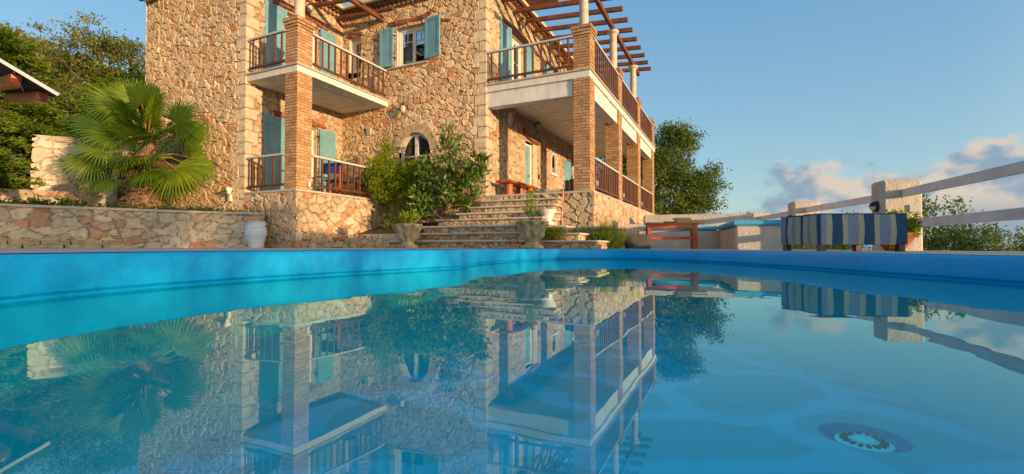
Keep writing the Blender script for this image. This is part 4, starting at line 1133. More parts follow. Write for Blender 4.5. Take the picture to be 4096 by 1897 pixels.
# ------------------------------------------------------------------ fan palm
palm = empty('fan_palm', (-9.2, 11.9, .95), 0, 'fan palm with fibrous brown trunk growing in the curved planter', 'palm tree')
b = MB(); b.tube([(0, 0, -.1), (.0, 0, .3), (.03, 0, .8), (.04, 0, 1.4), (.03, 0, 2.0)], [.38, .42, .34, .24, .13], 14)
b.build('trunk', 'palmbark', palm, True)
tm = MB(); 
for k in range(420):
    z = random.uniform(-.05, 1.55); a = random.uniform(0, 6.283); r = .42 - .16 * z / 1.5
    d_ = Vector((math.cos(a), math.sin(a), random.uniform(-.8, .5)))
    p = Vector((r * math.cos(a), r * math.sin(a), z)); e_ = p + d_ * random.uniform(.07, .2)
    tm.bar(p - d_ * .05, e_, random.uniform(.03, .09), .008)
tm.build('leaf_bases', 'palmbark', palm)
def fan_leaf(root, tip, size, n=38, spread=115, droop=.25, dead=False, nvec=None):
    """petiole from root to tip, then a palmate fan"""
    r0 = Vector(root); t0 = Vector(tip); d = (t0 - r0).normalized()
    pe = MB(); mid = (r0 + t0) / 2 + Vector((0, 0, .12 * (t0 - r0).length)); pe.tube([r0, mid, t0], [.022, .015, .011], 6)
    side = d.cross(Vector((0, 0, 1)));
    if side.length < .15: side = Vector((1, 0, 0))
    side.normalize(); up = side.cross(d).normalized()
    if nvec is not None:
        up = Vector(nvec).normalized(); side = d.cross(up).normalized(); up = side.cross(d)
    V = []; Fq = []; R = []; base_r = random.uniform(.05, .9)
    for k in range(n):
        f_ = k / (n - 1) * 2 - 1
        a = math.radians(spread) * f_; L = size * (1 - .28 * abs(f_) ** 2.2) * random.uniform(.93, 1.05)
        dr = (d * math.cos(a) + side * math.sin(a)); fold = .12 * math.cos(a)
        wv_ = up.cross(dr).normalized(); wm = L * math.tan(math.radians(spread) / (n - 1)) * .62 * 1.0
        pts = []
        segs_ = 5
        for j in range(segs_ + 1):
            t = j / segs_
            p = t0 + dr * (L * t) + up * (fold * L * t * (1 - t)) - Vector((0, 0, 1)) * (L * droop * max(0, t - .35) ** 2 * (1.0 + .6 * abs(f_)))
            hw = [0.012, wm * .42, wm * .82, wm * .92, wm * .5, .003][j]
            pts.append((p, hw))
        b0 = len(V); r_ = np.clip(base_r + random.uniform(-.2, .25), 0, 1); zig = (1 if k % 2 else -1) * .25
        for p, hw in pts: V += [tuple(p - wv_ * hw + up * hw * zig), tuple(p + wv_ * hw - up * hw * zig)]; R += [r_, r_]
        for j in range(segs_): Fq.append((b0 + 2 * j, b0 + 2 * j + 1, b0 + 2 * j + 3, b0 + 2 * j + 2))
    return pe, np.array(V), np.array(Fq), np.array(R)
cr = Vector((.03, 0, 1.86))
PS = 1.0
specs = []
# (direction from crown: x, y, z; petiole length, size)
for (x, y, z, pl_, sz, dp) in [
    (.45, -.45, .95, .85, .85, .2), (.05, -.3, 1.2, 1.0, .95, .15), (-.55, -.1, 1.0, 1.0, .95, .2), (-.25, .2, 1.25, 1.05, .95, .15),
    (-1.0, -.2, .55, 1.0, .95, .3), (-1.1, .2, .25, 1.1, .9, .4), (.95, -.2, .55, 1.0, .95, .35), (1.15, .1, .35, 1.05, .9, .45), (.7, .3, .9, .95, .9, .25),
    (.75, -.55, .2, .9, .9, .5), (-.75, -.5, -.05, 1.0, .9, .4), (-.3, -.75, .05, .9, .85, .4), (.15, -.8, -.1, .8, .85, .45), (.55, -.6, -.35, .85, .85, .5),
    (.95, -.25, -.25, .95, .9, .5), (1.0, .3, -.1, 1.0, .85, .5), (-1.0, -.1, -.25, 1.05, .9, .45), (-1.15, .3, -.1, 1.1, .9, .45), (-.6, -.45, -.55, .85, .8, .4),
    (.3, .8, .4, .9, .85, .3), (-.3, .9, .2, .95, .85, .3), (-.8, .7, .4, 1.0, .9, .35), (.8, .7, .2, 1.0, .9, .4), (.3, -.15, 1.2, .7, .75, .1), (-.85, -.35, .35, .95, .9, .3), (.85, .05, -.5, .8, .8, .5), (.45, -.35, .55, .6, .8, .3), (-.1, -.5, .6, .75, .8, .3), (-.35, -.2, 1.5, 1.15, .85, .1), (.2, -.1, 1.6, 1.1, .8, .1), (-.7, -.2, 1.1, 1.15, .85, .2), (-.35, -.9, .30, .45, .8, .45), (.4, -.9, .28, .5, .8, .45), (0, -1, .5, .4, .8, .35), (-.7, -.7, .28, .7, .8, .45), (.75, -.7, .27, .7, .8, .45), (.1, -1, .0, .55, .85, .5), (-.5, -.9, -.1, .6, .8, .5), (.5, -.8, .0, .6, .8, .5)]:
    cb_ = cr - Vector((0, 0, .30 if z < .25 else 0)); d = Vector((x, y, z)); tip = cb_ + d.normalized() * pl_ * PS + Vector((0, 0, -.10 * (1 if z < .3 else 0)))
    nv = random.choice([Vector((0, -.45, 1)), Vector((random.uniform(-.6, .6), -1, .25)), Vector((d.x * -.8, -.6, .8))]) if z > .3 else Vector((random.uniform(-.2, .2), -1, .75))
    if z < -.2: nv = Vector((d.x * .6, -1, .5))
    pe, V, Fq, R = fan_leaf(cb_ + d.normalized() * .05, tip, sz * random.uniform(.72, 1.0) * PS, droop=dp, nvec=nv)
    lo_ = finish_obj('frond', np_mesh('frond', V, Fq, {'rnd': R}), 'palm', palm)
    pe.build('petiole', 'petiole', lo_, True)
for k in range(9):
    a = random.uniform(3.3, 6.1); d = Vector((math.cos(a), math.sin(a), -1.1)).normalized()
    pe, V, Fq, R = fan_leaf(cr - Vector((0, 0, .3)), cr + d * .55, .55, 24, 60, .3, nvec=(d.x, d.y, .6))
    lo_ = finish_obj('dry_frond', np_mesh('dry_frond', V, Fq, {'rnd': R}), 'deadpalm', palm)
# upright young spear leaves
V = []; Fq = []; R = []
for k in range(40):
    x = random.uniform(-.3, .3); h_ = random.uniform(.9, 1.5); b0 = len(V); y = random.uniform(-.1, .1)
    V += [(.03 + x * .2 - .01, y * .3, 1.8), (.03 + x * .2 + .01, y * .3, 1.8), (.03 + x * .9 + .012, y, 1.8 + h_ * .7), (.03 + x * .9 - .012, y, 1.8 + h_ * .7), (.03 + x * 1.1, y, 1.8 + h_)]
    Fq.append((b0, b0 + 1, b0 + 2, b0 + 3)); Fq.append((b0 + 3, b0 + 2, b0 + 4, b0 + 4)); R += [random.random()] * 5
lo_ = MB()
for f_ in Fq: pass
lo_.v = V; lo_.r = R; lo_.f = [tuple(dict.fromkeys(f)) for f in Fq]; lo_.mi = [0] * len(Fq)
lo_.build('spear_leaf', 'palm', palm)

# ------------------------------------------------------------------ trees on the left slope
def limbs_for(blobs, z0, r0, seed, fork=.35, x0=0, y0=0):
    rs = random.Random(seed); out = []
    zc = sum(b[2] for b in blobs) / len(blobs); fz = z0 + (min(b[2] for b in blobs) - z0) * fork
    out.append(([(x0, y0, z0 - .4), (x0 + .1, y0, z0 + (fz - z0) * .5), (x0, y0 + .05, fz)], [r0 * 1.25, r0, r0 * .85]))
    for b in blobs:
        e = Vector((b[0], b[1], b[2])); s = Vector((x0, y0, fz)); m1 = s.lerp(e, .4) + Vector((rs.uniform(-.2, .2), rs.uniform(-.2, .2), rs.uniform(.0, .3))) * (e - s).length * .3
        m2 = s.lerp(e, .75) + Vector((rs.uniform(-.2, .2), rs.uniform(-.2, .2), .1)) * (e - s).length * .2
        out.append(([s - Vector((0, 0, .2)), m1, m2, e], [r0 * .6, r0 * .42, r0 * .25, r0 * .08]))
        for q in range(3):
            t_ = e + Vector((rs.uniform(-1, 1) * b[3] * .7, rs.uniform(-1, 1) * b[4] * .7, rs.uniform(-.3, .8) * b[5] * .8))
            out.append(([m2, m2.lerp(t_, .5) + Vector((0, 0, .1)), t_], [r0 * .18, r0 * .1, r0 * .03]))
    return out
def mk(name, label, base, blobs, r0, leafm, size, per, sigma, seed, group=None, cat='tree', fork=.35, aspect=.45, x0=0, y0=0, up=.3):
    return tree(name, label, cat, base, blobs, limbs_for(blobs, 0, r0, seed, fork, x0, y0), leafm, size, per, sigma, aspect, seed, group, up=up)
G_ = 'trees on the slope left of the house'
mk('oak_tree', 'broad evergreen tree with bare curved limbs above the palm against the sky', (-19.9, 22, 4.6), [(-1.5, 0, 4.6, 2.3, 1.6, 1.2, 38), (.7, 0, 5.2, 1.5, 1.4, 1.1, 28), (2.3, .2, 4.3, 1.4, 1.1, 1.0, 24), (-3.0, 0, 3.6, 1.5, 1.4, 1.1, 34), (3.4, .2, 3.5, .9, .8, .6, 12), (.2, .3, 3.2, 2.0, 1.4, .8, 30)], .24, 'oak', .15, 85, .24, 101, G_, fork=.55, x0=1.0)
mk('oak_tree', 'dense evergreen tree at the top left corner behind the conifer', (-27.0, 23, 4.0), [(0, 0, 5.2, 2.8, 2.0, 1.8, 90), (2.5, 0, 4.2, 2.0, 1.6, 1.4, 50), (-1, 0, 3.0, 2.5, 1.8, 1.5, 50)], .26, 'oak', .17, 85, .28, 102, G_)
mk('oak_tree', 'dark bushy evergreen low on the slope just behind the palm', (-17.0, 19.5, 2.6), [(0, 0, 2.5, 2.6, 1.6, 1.6, 80), (2.6, .5, 2.1, 1.8, 1.4, 1.3, 50), (-2.6, 0, 2.8, 2.0, 1.6, 1.4, 50)], .2, 'oak', .14, 90, .25, 103, G_)
mk('oak_tree', 'dark evergreen bush beside the house wall above the palm', (-14.6, 22.0, 1.5), [(0, 0, 2.8, 1.8, 1.5, 1.6, 60), (-1.5, 0, 4.0, 1.6, 1.2, 1.2, 40), (1.2, 0, 3.6, 1.2, 1.2, 1.2, 30)], .18, 'oak', .14, 90, .25, 104, G_)
# layered conifer with drooping sprays, nearest the left edge
def conifer(name, label, base, h_, r_, n, seed, group=None):
    root = empty(name, base, 0, label, 'conifer', group); rs = np.random.RandomState(seed)
    t = MB(); t.tube([(0, 0, -.3), (0, 0, h_ * .5), (.1, 0, h_)], [.2, .13, .03], 8)
    P = []; D = []; T = []
    for k in range(n):
        z = h_ * (.06 + .92 * rs.rand()); a = rs.rand() * 6.283; L = r_ * (1 - .75 * (z / h_)) * (.75 + .45 * rs.rand())
        dv = np.array([math.cos(a), math.sin(a), .0]); L = max(L, .3)
        m = int(60 + 150 * L)
        s_ = rs.rand(m) ** .7; rise = .35 * L
        p = np.stack([dv[0] * L * s_, dv[1] * L * s_, z + rise * s_ - .30 * L * s_ ** 2 * 1.0], 1)
        lat = np.array([-dv[1], dv[0], 0]); wd = (.34 * L * (1 - s_) + .06)
        p += lat * (rs.normal(size=m) * wd * .8)[:, None]; p[:, 2] += rs.normal(size=m) * .05 - np.abs(rs.normal(size=m)) * .06
        P.append(p); D.append(np.tile(dv + np.array([0, 0, .15]), (m, 1))); T.append(np.clip(rs.rand() * .5 + .5 * s_ * rs.rand(m) + (.5 if rs.rand() < .0 else 0), 0, .92 if rs.rand() > .04 else 1))
        t.tube([(0, 0, z), (dv[0] * L * .5, dv[1] * L * .5, z + rise * .45), (dv[0] * L * .9, dv[1] * L * .9, z + rise * .5)], [.03, .02, .006], 5)
    t.build('trunk', 'bark', root, True)
    P = np.concatenate(P); leaves('crown', P, .11 * (.7 + .7 * rs.rand(len(P))), 'conifer', root, .42, .1, np.concatenate(D), np.concatenate(T))
    return root
conifer('conifer', 'bright green layered conifer at the left edge below the canopy', (-15.9, 13.4, 1.0), 4.6, 2.4, 150, 201, 'conifers left of the palm')
conifer('conifer', 'tall green conifer rising at the left edge above the canopy', (-18.0, 16.4, 2.2), 5.6, 3.4, 150, 202, 'conifers left of the palm')
conifer('conifer', 'green conifer with rusty tips between the canopy and the palm', (-14.2, 17.2, 1.6), 4.9, 2.7, 130, 203, 'conifers left of the palm')
# wooded hillside beyond: one far mass
P = []; T = []
rs = np.random.RandomState(5)
cl = []
for k in range(900):
    y = rs.uniform(26, 95); x = -rs.uniform(.22, 1.35) * y - 3
    r = rs.uniform(1.2, 2.6); cl.append((x, y, float(terrain_h(np.array(x), np.array(y))) + r * .5, r, r, r * .8, 5))
P, T, D = blob_points(cl, 26, .55, 6)
hb = leaves('wooded_hillside', P, .45 + .35 * RS.rand(len(P)), 'oak', None, .6, .2, D * .5, T)
tag(hb, 'dark green wooded hillside rising behind the trees at left', 'wooded hill', kind='stuff')

# ------------------------------------------------------------------ olive tree right of the house and lower growth
mk('olive_tree', 'large dense olive tree right of the house against the sky', (6.9, 25.0, .0), [(-1.0, 0, 5.5, 1.3, 1.6, 1.5, 100), (-1.6, 0, 3.2, 1.6, 1.6, 1.6, 100), (1.0, 0, 4.4, 1.5, 1.5, 1.3, 110), (1.9, 0, 5.9, 1.0, 1.0, .75, 56), (2.9, 0, 3.3, 1.25, 1.3, 1.3, 80), (.8, 0, 2.0, 2.0, 1.6, 1.4, 110), (2.4, .2, 1.5, 1.5, 1.3, .9, 64), (-1.5, .2, 1.0, 1.7, 1.4, 1.2, 60), (-1.3, 0, 6.9, .6, .7, .7, 26), (-.2, 0, 6.6, .4, .6, .5, 10)], .3, 'olive', .14, 100, .24, 301, 'olive trees beyond the veranda', fork=.35)
mk('olive_tree', 'dark olive tree seen between the veranda piers', (2.6, 27.5, -.3), [(0, 0, 3.5, 2.4, 1.6, 2.2, 90), (-3.0, 0, 3.2, 2.0, 1.5, 1.8, 60)], .25, 'olive', .15, 90, .28, 302, 'olive trees beyond the veranda')
GB = 'bushes beyond the pool fence'
def bush(name, label, base, blobs, leafm, size, per, sigma, seed, group=None, cat='bush', aspect=.45, r0=.04, up=.3, fork=.2):
    return tree(name, label, cat, base, blobs, limbs_for(blobs, 0, r0, seed, fork), leafm, size, per, sigma, aspect, seed, group, up=up)
bush('olive_bush', 'small dark bush showing above the white bench wall end', (11.0, 24.5, -1.2), [(0, 0, 2.3, .9, .8, .6, 22), (1.1, 0, 2.5, .6, .6, .7, 16), (-1, 0, 2.2, .6, .6, .4, 12)], 'olive', .12, 60, .16, 311, GB)
bush('olive_bush', 'sparse bush tips showing over the fence between the far posts', (11.6, 17.8, -1.2), [(0, 0, 2.0, .7, .7, .6, 14), (-1.2, 0, 1.9, .6, .6, .5, 12), (1.3, 0, 2.2, .4, .4, .55, 12), (.2, 0, 1.4, 1.6, .9, .5, 30)], 'olive', .10, 60, .14, 312, GB)
bush('olive_bush', 'leafy grey green bush right of the lamp post behind the lower rail', (11.2, 12.3, -1.2), [(-.5, 0, 1.7, .8, .8, .7, 30), (-.75, 0, 2.45, .38, .4, .5, 12), (.5, 0, 1.7, .7, .7, .5, 26), (.3, 0, 2.35, .2, .2, .3, 4), (.1, 0, .9, 1.4, .9, .7, 40)], 'olive', .09, 62, .13, 313, GB)
bush('olive_bush', 'dark bush behind the lower rail near the right edge', (13.6, 13.0, -1.2), [(-.6, 0, 1.5, .7, .7, .6, 26), (.2, 0, 1.2, .7, .7, .6, 24), (-.2, 0, .7, 1.4, .9, .7, 34)], 'olive', .09, 62, .13, 314, GB)
bush('olive_bush', 'upright dark bush filling the right edge below the rail', (12.4, 10.6, -1.2), [(0, 0, 1.5, .6, .7, .75, 28), (.8, 0, 1.6, .7, .7, .7, 28), (.5, 0, .8, 1.2, .9, .7, 34)], 'olive', .085, 62, .12, 315, GB)
bush('olive_bush', 'low dark bush filling the gap below the striped seat', (8.9, 13.2, -1.0), [(0, 0, 1.2, 1.0, .6, .5, 34), (-1.2, 1.2, 1.2, .9, .6, .5, 26)], 'olive', .10, 62, .13, 316, GB)

# out of frame to the right: trees and a hedge added to cast shade
def shade_pos(along, s_): return (along * .739 + s_ * .674, -along * .674 + s_ * .739)
for k, (s_, zb, zt, hw) in enumerate([(-.6, 2.75, 4.3, 1.0), (1.0, 2.85, 4.2, .95), (2.45, 2.9, 4.1, .75), (4.1, 2.85, 4.0, .8), (5.6, 2.5, 3.25, .85), (7.2, 2.45, 3.2, .8)]):
    x, y = shade_pos(18.0, s_)
    bl = [(0, 0, (zb + zt) / 2, hw, hw, (zt - zb) * .48, 42)]
    root = empty('shade_caster_tree', (x, y, 0), 0, 'small clear-trunked tree added outside the frame to shade the planter', 'tree', 'added shade-casting trees out of frame')
    t = MB(); t.tube([(0, 0, -1.5), (0, 0, 1.5), (0, 0, zb + .3)], [.04, .035, .03], 8); t.build('trunk', 'bark', root, True)
    rs = np.random.RandomState(700 + k); m_ = int(11000 * hw); P = np.stack([rs.uniform(-hw, hw, m_), rs.uniform(-.6, .6, m_), rs.uniform(zb - 1.6, zt, m_)], 1); P = P[(P[:, 2] > zb) | (rs.rand(m_) < .30)]  # sparse lower leaves added to dim the sun on the pool wall
    leaves('crown', P, .07 + .03 * rs.rand(len(P)), 'oak', root, .8, .0)
x, y = shade_pos(18.0, 8.35)  # unseen hedge added to shade the striped seat
hd = empty('shade_caster_hedge', (x, y, .0), 0, 'dark hedge added outside the frame to shade the striped seat', 'hedge')
P, T, D = blob_points([(0, 0, z_, .42, .42, .5, 30) for z_ in (.4, 1.1, 1.8, 2.1)], 60, .12, 8)
leaves('crown', P, .2 + .1 * RS.rand(len(P)), 'oak', hd, .7, .2, D * .5, T)

# ------------------------------------------------------------------ shrubs in the planting bed
cb = tree('citrus_shrub', 'bright yellow-green small-leaved shrub in front of the arched window', 'shrub', WP(.80, 2.75, .7),
     [(.0, 0, 1.5, .60, .5, .45, 110), (-.45, 0, 1.45, .44, .4, .5, 70), (.42, 0, 1.45, .44, .4, .42, 66), (-.38, 0, 2.25, .16, .2, .35, 12), (.1, 0, 1.05, .60, .4, .40, 44), (-.40, 0, 1.95, .22, .2, .3, 14), (.50, -.05, .65, .35, .3, .3, 18), (.55, 0, 1.95, .2, .2, .15, 8)],
     [([(0, 0, -.1), (-.03, 0, .5), (-.1, 0, 1.1), (-.25, 0, 1.8)], [.03, .024, .018, .008]), ([(.05, 0, -.1), (.1, 0, .55), (.12, 0, 1.2), (.2, 0, 2.0)], [.028, .022, .016, .006]), ([(.02, 0, .2), (.3, 0, .9), (.45, 0, 1.6)], [.02, .014, .006])],
     'citrus', .062, 62, .095, .5, 401)
mg = tree('magnolia_tree', 'glossy dark green magnolia with rust-brown leaf undersides beside the staircase', 'tree', WP(2.62, 2.62, .72),
     [(.0, 0, 1.4, .66, .4, .50, 34), (.60, 0, 1.35, .55, .4, .50, 32), (-.60, 0, .80, .42, .35, .35, 20), (.0, 0, 2.15, .28, .25, .60, 18), (-.55, 0, 1.5, .3, .3, .35, 18), (.85, 0, 1.75, .25, .2, .22, 12), (.2, 0, .75, .55, .35, .3, 26), (-.85, 0, .55, .3, .25, .2, 11)],
     [([(.1, 0, -.35), (.12, 0, .1), (.15, 0, .5), (.1, 0, 1.2), (.0, 0, 2.3)], [.035, .03, .026, .018, .006]), ([(.12, 0, .1), (.4, 0, .55), (.6, 0, 1.1)], [.022, .016, .007]), ([(.12, 0, .05), (-.25, 0, .35), (-.6, 0, .7)], [.022, .016, .007]), ([(.13, 0, .3), (-.2, 0, .8), (-.45, 0, 1.4)], [.018, .012, .006])],
     'magnolia', .165, 15, .10, .36, 402, up=.6)
bush('climber', 'dark leafy climber hanging beside the citrus shrub down to the bed', WP(1.25, 2.5, .55), [(0, 0, .5, .35, .25, .45, 40), (.25, 0, 1.0, .25, .2, .4, 26), (-.35, 0, .35, .3, .2, .3, 20)], 'herb', .05, 55, .09, 403, cat='climber')
# ------------------------------------------------------------------ low plants
bush('lime_bush', 'low rounded lime-green bush in front of the foundation wall right of the stairs', (.98, 11.2, .2), [(0, 0, .30, .33, .28, .24, 50)], 'lime', .04, 50, .05, 501)
def grass_clump(name, label, base, rx, ry, h_, n, m, seed, cat='plant'):
    root = empty(name, base, 0, label, cat); rs = np.random.RandomState(seed)
    a = rs.rand(n) * 6.283; r = np.sqrt(rs.rand(n)); bx_ = np.stack([r * np.cos(a) * rx * .7, r * np.sin(a) * ry * .7, np.zeros(n)], 1)
    d = np.stack([np.cos(a) * r * .5, np.sin(a) * r * .5, np.ones(n)], 1) + rs.normal(size=(n, 3)) * .25; d /= np.linalg.norm(d, axis=1)[:, None]
    L = h_ * (.5 + .6 * rs.rand(n))[:, None]; s = np.cross(d, rs.normal(size=(n, 3))); s /= np.linalg.norm(s, axis=1)[:, None]
    w_ = .006; V = np.stack([bx_ - s * w_, bx_ + s * w_, bx_ + d * L * .6 + s * w_, bx_ + d * L * .6 - s * w_, bx_ + d * L + np.array([[0, 0, -.03]]) + s * .001, bx_ + d * L - s * .001 + np.array([[0, 0, -.03]])], 1).reshape(-1, 3)
    I = np.arange(n)[:, None] * 6; F = np.concatenate([I + np.array([[0, 1, 2, 3]]), I + np.array([[3, 2, 4, 5]])])
    finish_obj('foliage', np_mesh('foliage', V, F, {'rnd': np.repeat(rs.rand(n), 6)}), m, root)
    P = bx_ + d * L * (.3 + .7 * rs.rand(n))[:, None]
    leaves('leaf_sprays', P, np.full(n, .035), m, root, .35, .5)
    return root
grass_clump('rosemary', 'bushy grey-green rosemary on the deck between the foundation wall and the bench', (2.15, 11.9, .2), .75, .5, .58, 3200, 'herb', 511)
grass_clump('rosemary', 'taller yellow-flowering herb rising behind the rosemary', (2.1, 12.4, .2), .4, .3, .95, 500, 'lime', 512)
gc = []
for k in range(40): 
    t_ = k / 39; x = -12.6 + 5.6 * t_ + RS.rand() * .3; y = np.interp(x, [p[0] for p in PL], [p[1] for p in PL]) + .55 + .5 * RS.rand()
    gc.append((x, y, ZP + .0, .26, .22, .12 if t_ < .55 else .06, 7 if t_ < .55 else 3))
P, T, D = blob_points(gc, 40, .07, 9)
tag(leaves('ground_cover', P, .05 + .03 * RS.rand(len(P)), 'herb', None, .7, .6, D, T), 'low dark green ground cover along the top of the curved planter', 'ground cover', kind='stuff')

# ------------------------------------------------------------------ white jar, carved urns
jar = empty('white_jar', (-5.80, 10.75, zd(0)), 0, 'white glazed ribbed jar on the deck at the end of the planter wall', 'jar')
s_ = .86
prof = [(.15, 0), (.165, .02), (.175, .06), (.225, .22), (.262, .36), (.268, .44), (.25, .54), (.215, .62), (.19, .655), (.195, .67), (.215, .685), (.215, .70), (.18, .705), (.165, .66), (.001, .64)]
b = MB(); pr = []
for r_, z in [(p[0] * s_, p[1] * s_) for p in prof]: pr.append((r_, z))
def dens(prof, step=.018):
    out = [prof[0]]
    for a_, c_ in zip(prof[:-1], prof[1:]):
        L_ = math.hypot(c_[0] - a_[0], c_[1] - a_[1]); n_ = max(1, int(L_ / step))
        for i in range(1, n_ + 1): out.append((a_[0] + (c_[0] - a_[0]) * i / n_, a_[1] + (c_[1] - a_[1]) * i / n_))
    return out
def jarmod(r, z, a):
    q = r
    for zz in (.15, .30, .46, .54):
        if abs(z - zz) < .012: q += .007 + .003 * math.sin(a * 24)
    return q
b.lathe(dens(pr), 40, mod=jarmod); b.build('body', 'vase', jar, True)
for s in (-1, 1):
    b = MB(); b.tube([(s * .155, 0, .56), (s * .215, 0, .575), (s * .22, 0, .53), (s * .185, 0, .50)], .014, 8); b.build('handle', 'vase', jar, True)
def carved_urn(name, label, base, sc, grp, plant):
    root = empty(name, base, random.uniform(0, .5), label, 'urn', grp)
    prof = [(.24, 0), (.25, .03), (.22, .06), (.16, .10), (.15, .14), (.19, .20), (.24, .28), (.28, .38), (.315, .48), (.345, .54), (.36, .56), (.36, .585), (.33, .59), (.31, .54), (.001, .52)]
    prof = [(r * sc, z * sc) for r, z in prof]
    def md(r, z, a):
        zz = z / sc
        if .10 < zz < .56:
            ph = 8 * a; sw = math.sin(ph) 
            lobe = .5 + .5 * math.cos(ph); env = min(1, (zz - .10) / .08) * min(1, (.56 - zz) / .04)
            curl = math.sin(zz * 26 + 1.2) * math.cos(ph)
            return r * (1 + env * (.20 * lobe - .08 + .08 * curl - .07 * max(0, math.cos(2 * ph)) * (zz > .3)))
        if zz < .09: return r * (1 + .05 * math.cos(4 * a))
        return r
    b = MB(); b.lathe(dens(prof, .016), 96, mod=md); b.build('body', 'urn', root, True)
    b = MB(); b.lathe([(.3 * sc, .545 * sc), (.001, .55 * sc)], 20, capb=False); b.build('soil', 'soil', root)
    return root
U1 = WP(1.78, .92); U2 = WP(5.45, .72)
carved_urn('carved_urn', 'carved leaf-pattern stone urn left of the bottom step', (-2.35, 10.7, zd(0)), .92, 'carved stone urns flanking the stairs', 0)
carved_urn('carved_urn', 'larger-looking carved stone urn right of the steps holding a slender green shoot', (.42, 9.95, zd(.4)), .97, 'carved stone urns flanking the stairs', 1)
u1 = (-2.35, 10.7); u2 = (.42, 9.95)
bush('potted_succulent', 'small yellow-green rosette plant growing in the left carved urn', (u1[0] + .02, u1[1], .75), [(0, 0, .16, .17, .14, .10, 22)], 'lime', .085, 14, .05, 521, cat='plant', aspect=.4, r0=.01, up=.8)
rt = tree('young_oleander', 'slender young plant with upright narrow leaves in the right carved urn', 'plant', (u2[0] - .02, u2[1], .75), [(0, 0, .38, .14, .12, .12, 10), (.05, 0, .22, .2, .14, .1, 8), (.0, 0, .55, .06, .06, .1, 4)],
     [([(0, 0, -.02), (.02, 0, .2), (.0, 0, .5)], [.010, .008, .003]), ([(0, 0, .05), (.1, 0, .2), (.17, 0, .3)], [.008, .006, .003]), ([(0, 0, .05), (-.08, 0, .2), (-.13, 0, .34)], [.008, .006, .003])], 'citrus', .10, 10, .04, .22, 522, up=.9)
b = MB(); b.lathe([(.17, 0), (.17, .04), (.11, .09), (.10, .13), (.15, .24), (.21, .33), (.22, .36), (.19, .36), (.001, .33)], 28)
wu = b.build('white_urn', 'white', None, True, loc=(*WP(5.55, 2.35)[:2], .775)); tag(wu, 'small white flared urn on the side step behind the right carved urn', 'urn')

# ------------------------------------------------------------------ furniture on the terraces
def director_chair(label, u, v, rz):
    root = empty('director_chair', WP(u, v, Z1), RZ + rz, label, 'chair', 'blue canvas chairs on the ground-floor terrace')
    for s in (-1, 1):
        for y in (-.2, .2):
            b = MB(); b.bar((s * .27, y, 0), (s * .27, y, .64 if y < 0 else .92), .045, .03, up=(0, 1, 0)); b.build('leg', 'redwood', root)
        b = MB(); b.bar((s * .27, -.26, .655), (s * .27, .24, .655), .06, .03); b.build('armrest', 'redwood', root)
    b = MB(); b.bar((-.27, -.22, .05), (.27, -.22, .44), .035, .02); b.build('cross_brace', 'redwood', root); b = MB(); b.bar((.27, -.245, .05), (-.27, -.245, .44), .035, .02); b.build('cross_brace', 'redwood', root)
    b = MB(); b.box(-.26, .26, -.22, .2, .43, .455, bev=.01); b.build('seat', 'canvas', root)
    b = MB()
    vs = []; 
    for i in range(9):
        x = -.275 + .55 * i / 8; y = .215 + .04 * math.sin(math.pi * i / 8)
        for z in (.60, .90): vs.append((x, y, z))
    b.add(vs, [(2 * i, 2 * i + 2, 2 * i + 3, 2 * i + 1) for i in range(8)])
    vs2 = [(x, y + .012, z) for x, y, z in vs]; b.add(vs2, [(2 * i + 1, 2 * i + 3, 2 * i + 2, 2 * i) for i in range(8)])
    b.build('backrest', 'canvas', root)
    return root
director_chair('blue canvas chair with red wooden frame nearer the brick pier behind the railing', -.55, 1.75, math.pi + .25)
director_chair('blue canvas chair with red wooden frame by the back wall behind the railing', -.5, 2.95, .2)
tb = empty('slatted_table', WP(-.95, 2.4, Z1), RZ, 'low red slatted wooden table between the blue canvas chairs', 'table')
b = MB()
for k in range(7): b.box(-.3 + k * .09, -.3 + k * .09 + .075, -.35, .35, .50, .52, bev=.003)
b.build('tabletop', 'redwood', tb)
for sx in (-.26, .26):
    for sy in (-.3, .3):
        b = MB(); b.box(sx - .02, sx + .02, sy - .02, sy + .02, 0, .50); b.build('leg', 'redwood', tb)
bn = empty('wooden_bench', WP(uD + .48, 4.45, Z1), RZ, 'red-brown slab bench on round log legs against the veranda wall', 'bench')
b = MB(); b.box(-.26, .24, -.95, .95, .36, .43, bev=.02); v_ = np.array(b.v); b.build('seat', 'orangewood', bn)
for (x, y) in ((0, -.62), (-.1, .35), (.1, .62)):
    b = MB(); b.tube([(x, y, 0), (x, y, .36)], [.12, .11], 14); b.build('leg', 'orangewood', bn, True)
sf = empty('wicker_sofa', WP(4.45, 6.55, Z1), RZ, 'dark brown wicker sofa with cream seat cushion on the veranda', 'sofa')
b = MB(); b.box(-.42, .42, -.6, .6, .05, .30, bev=.03); b.build('base', 'wicker', sf)
b = MB(); b.box(.30, .42, -.6, .6, .30, .68, bev=.03); b.build('backrest', 'wicker', sf)
b = MB(); b.box(-.40, .28, -.55, .55, .305, .42, bev=.04); b.build('cushion', 'creamcushion', sf)
sf2 = empty('wicker_armchair', WP(5.15, 5.95, Z1), RZ, 'dark brown wicker armchair beside the first brick pier', 'armchair')
b = MB(); b.box(-.35, .35, -.35, .35, .05, .30, bev=.03); b.build('base', 'wicker', sf2)
b = MB(); b.box(-.35, .35, .26, .36, .30, .74, bev=.03); b.build('backrest', 'wicker', sf2)

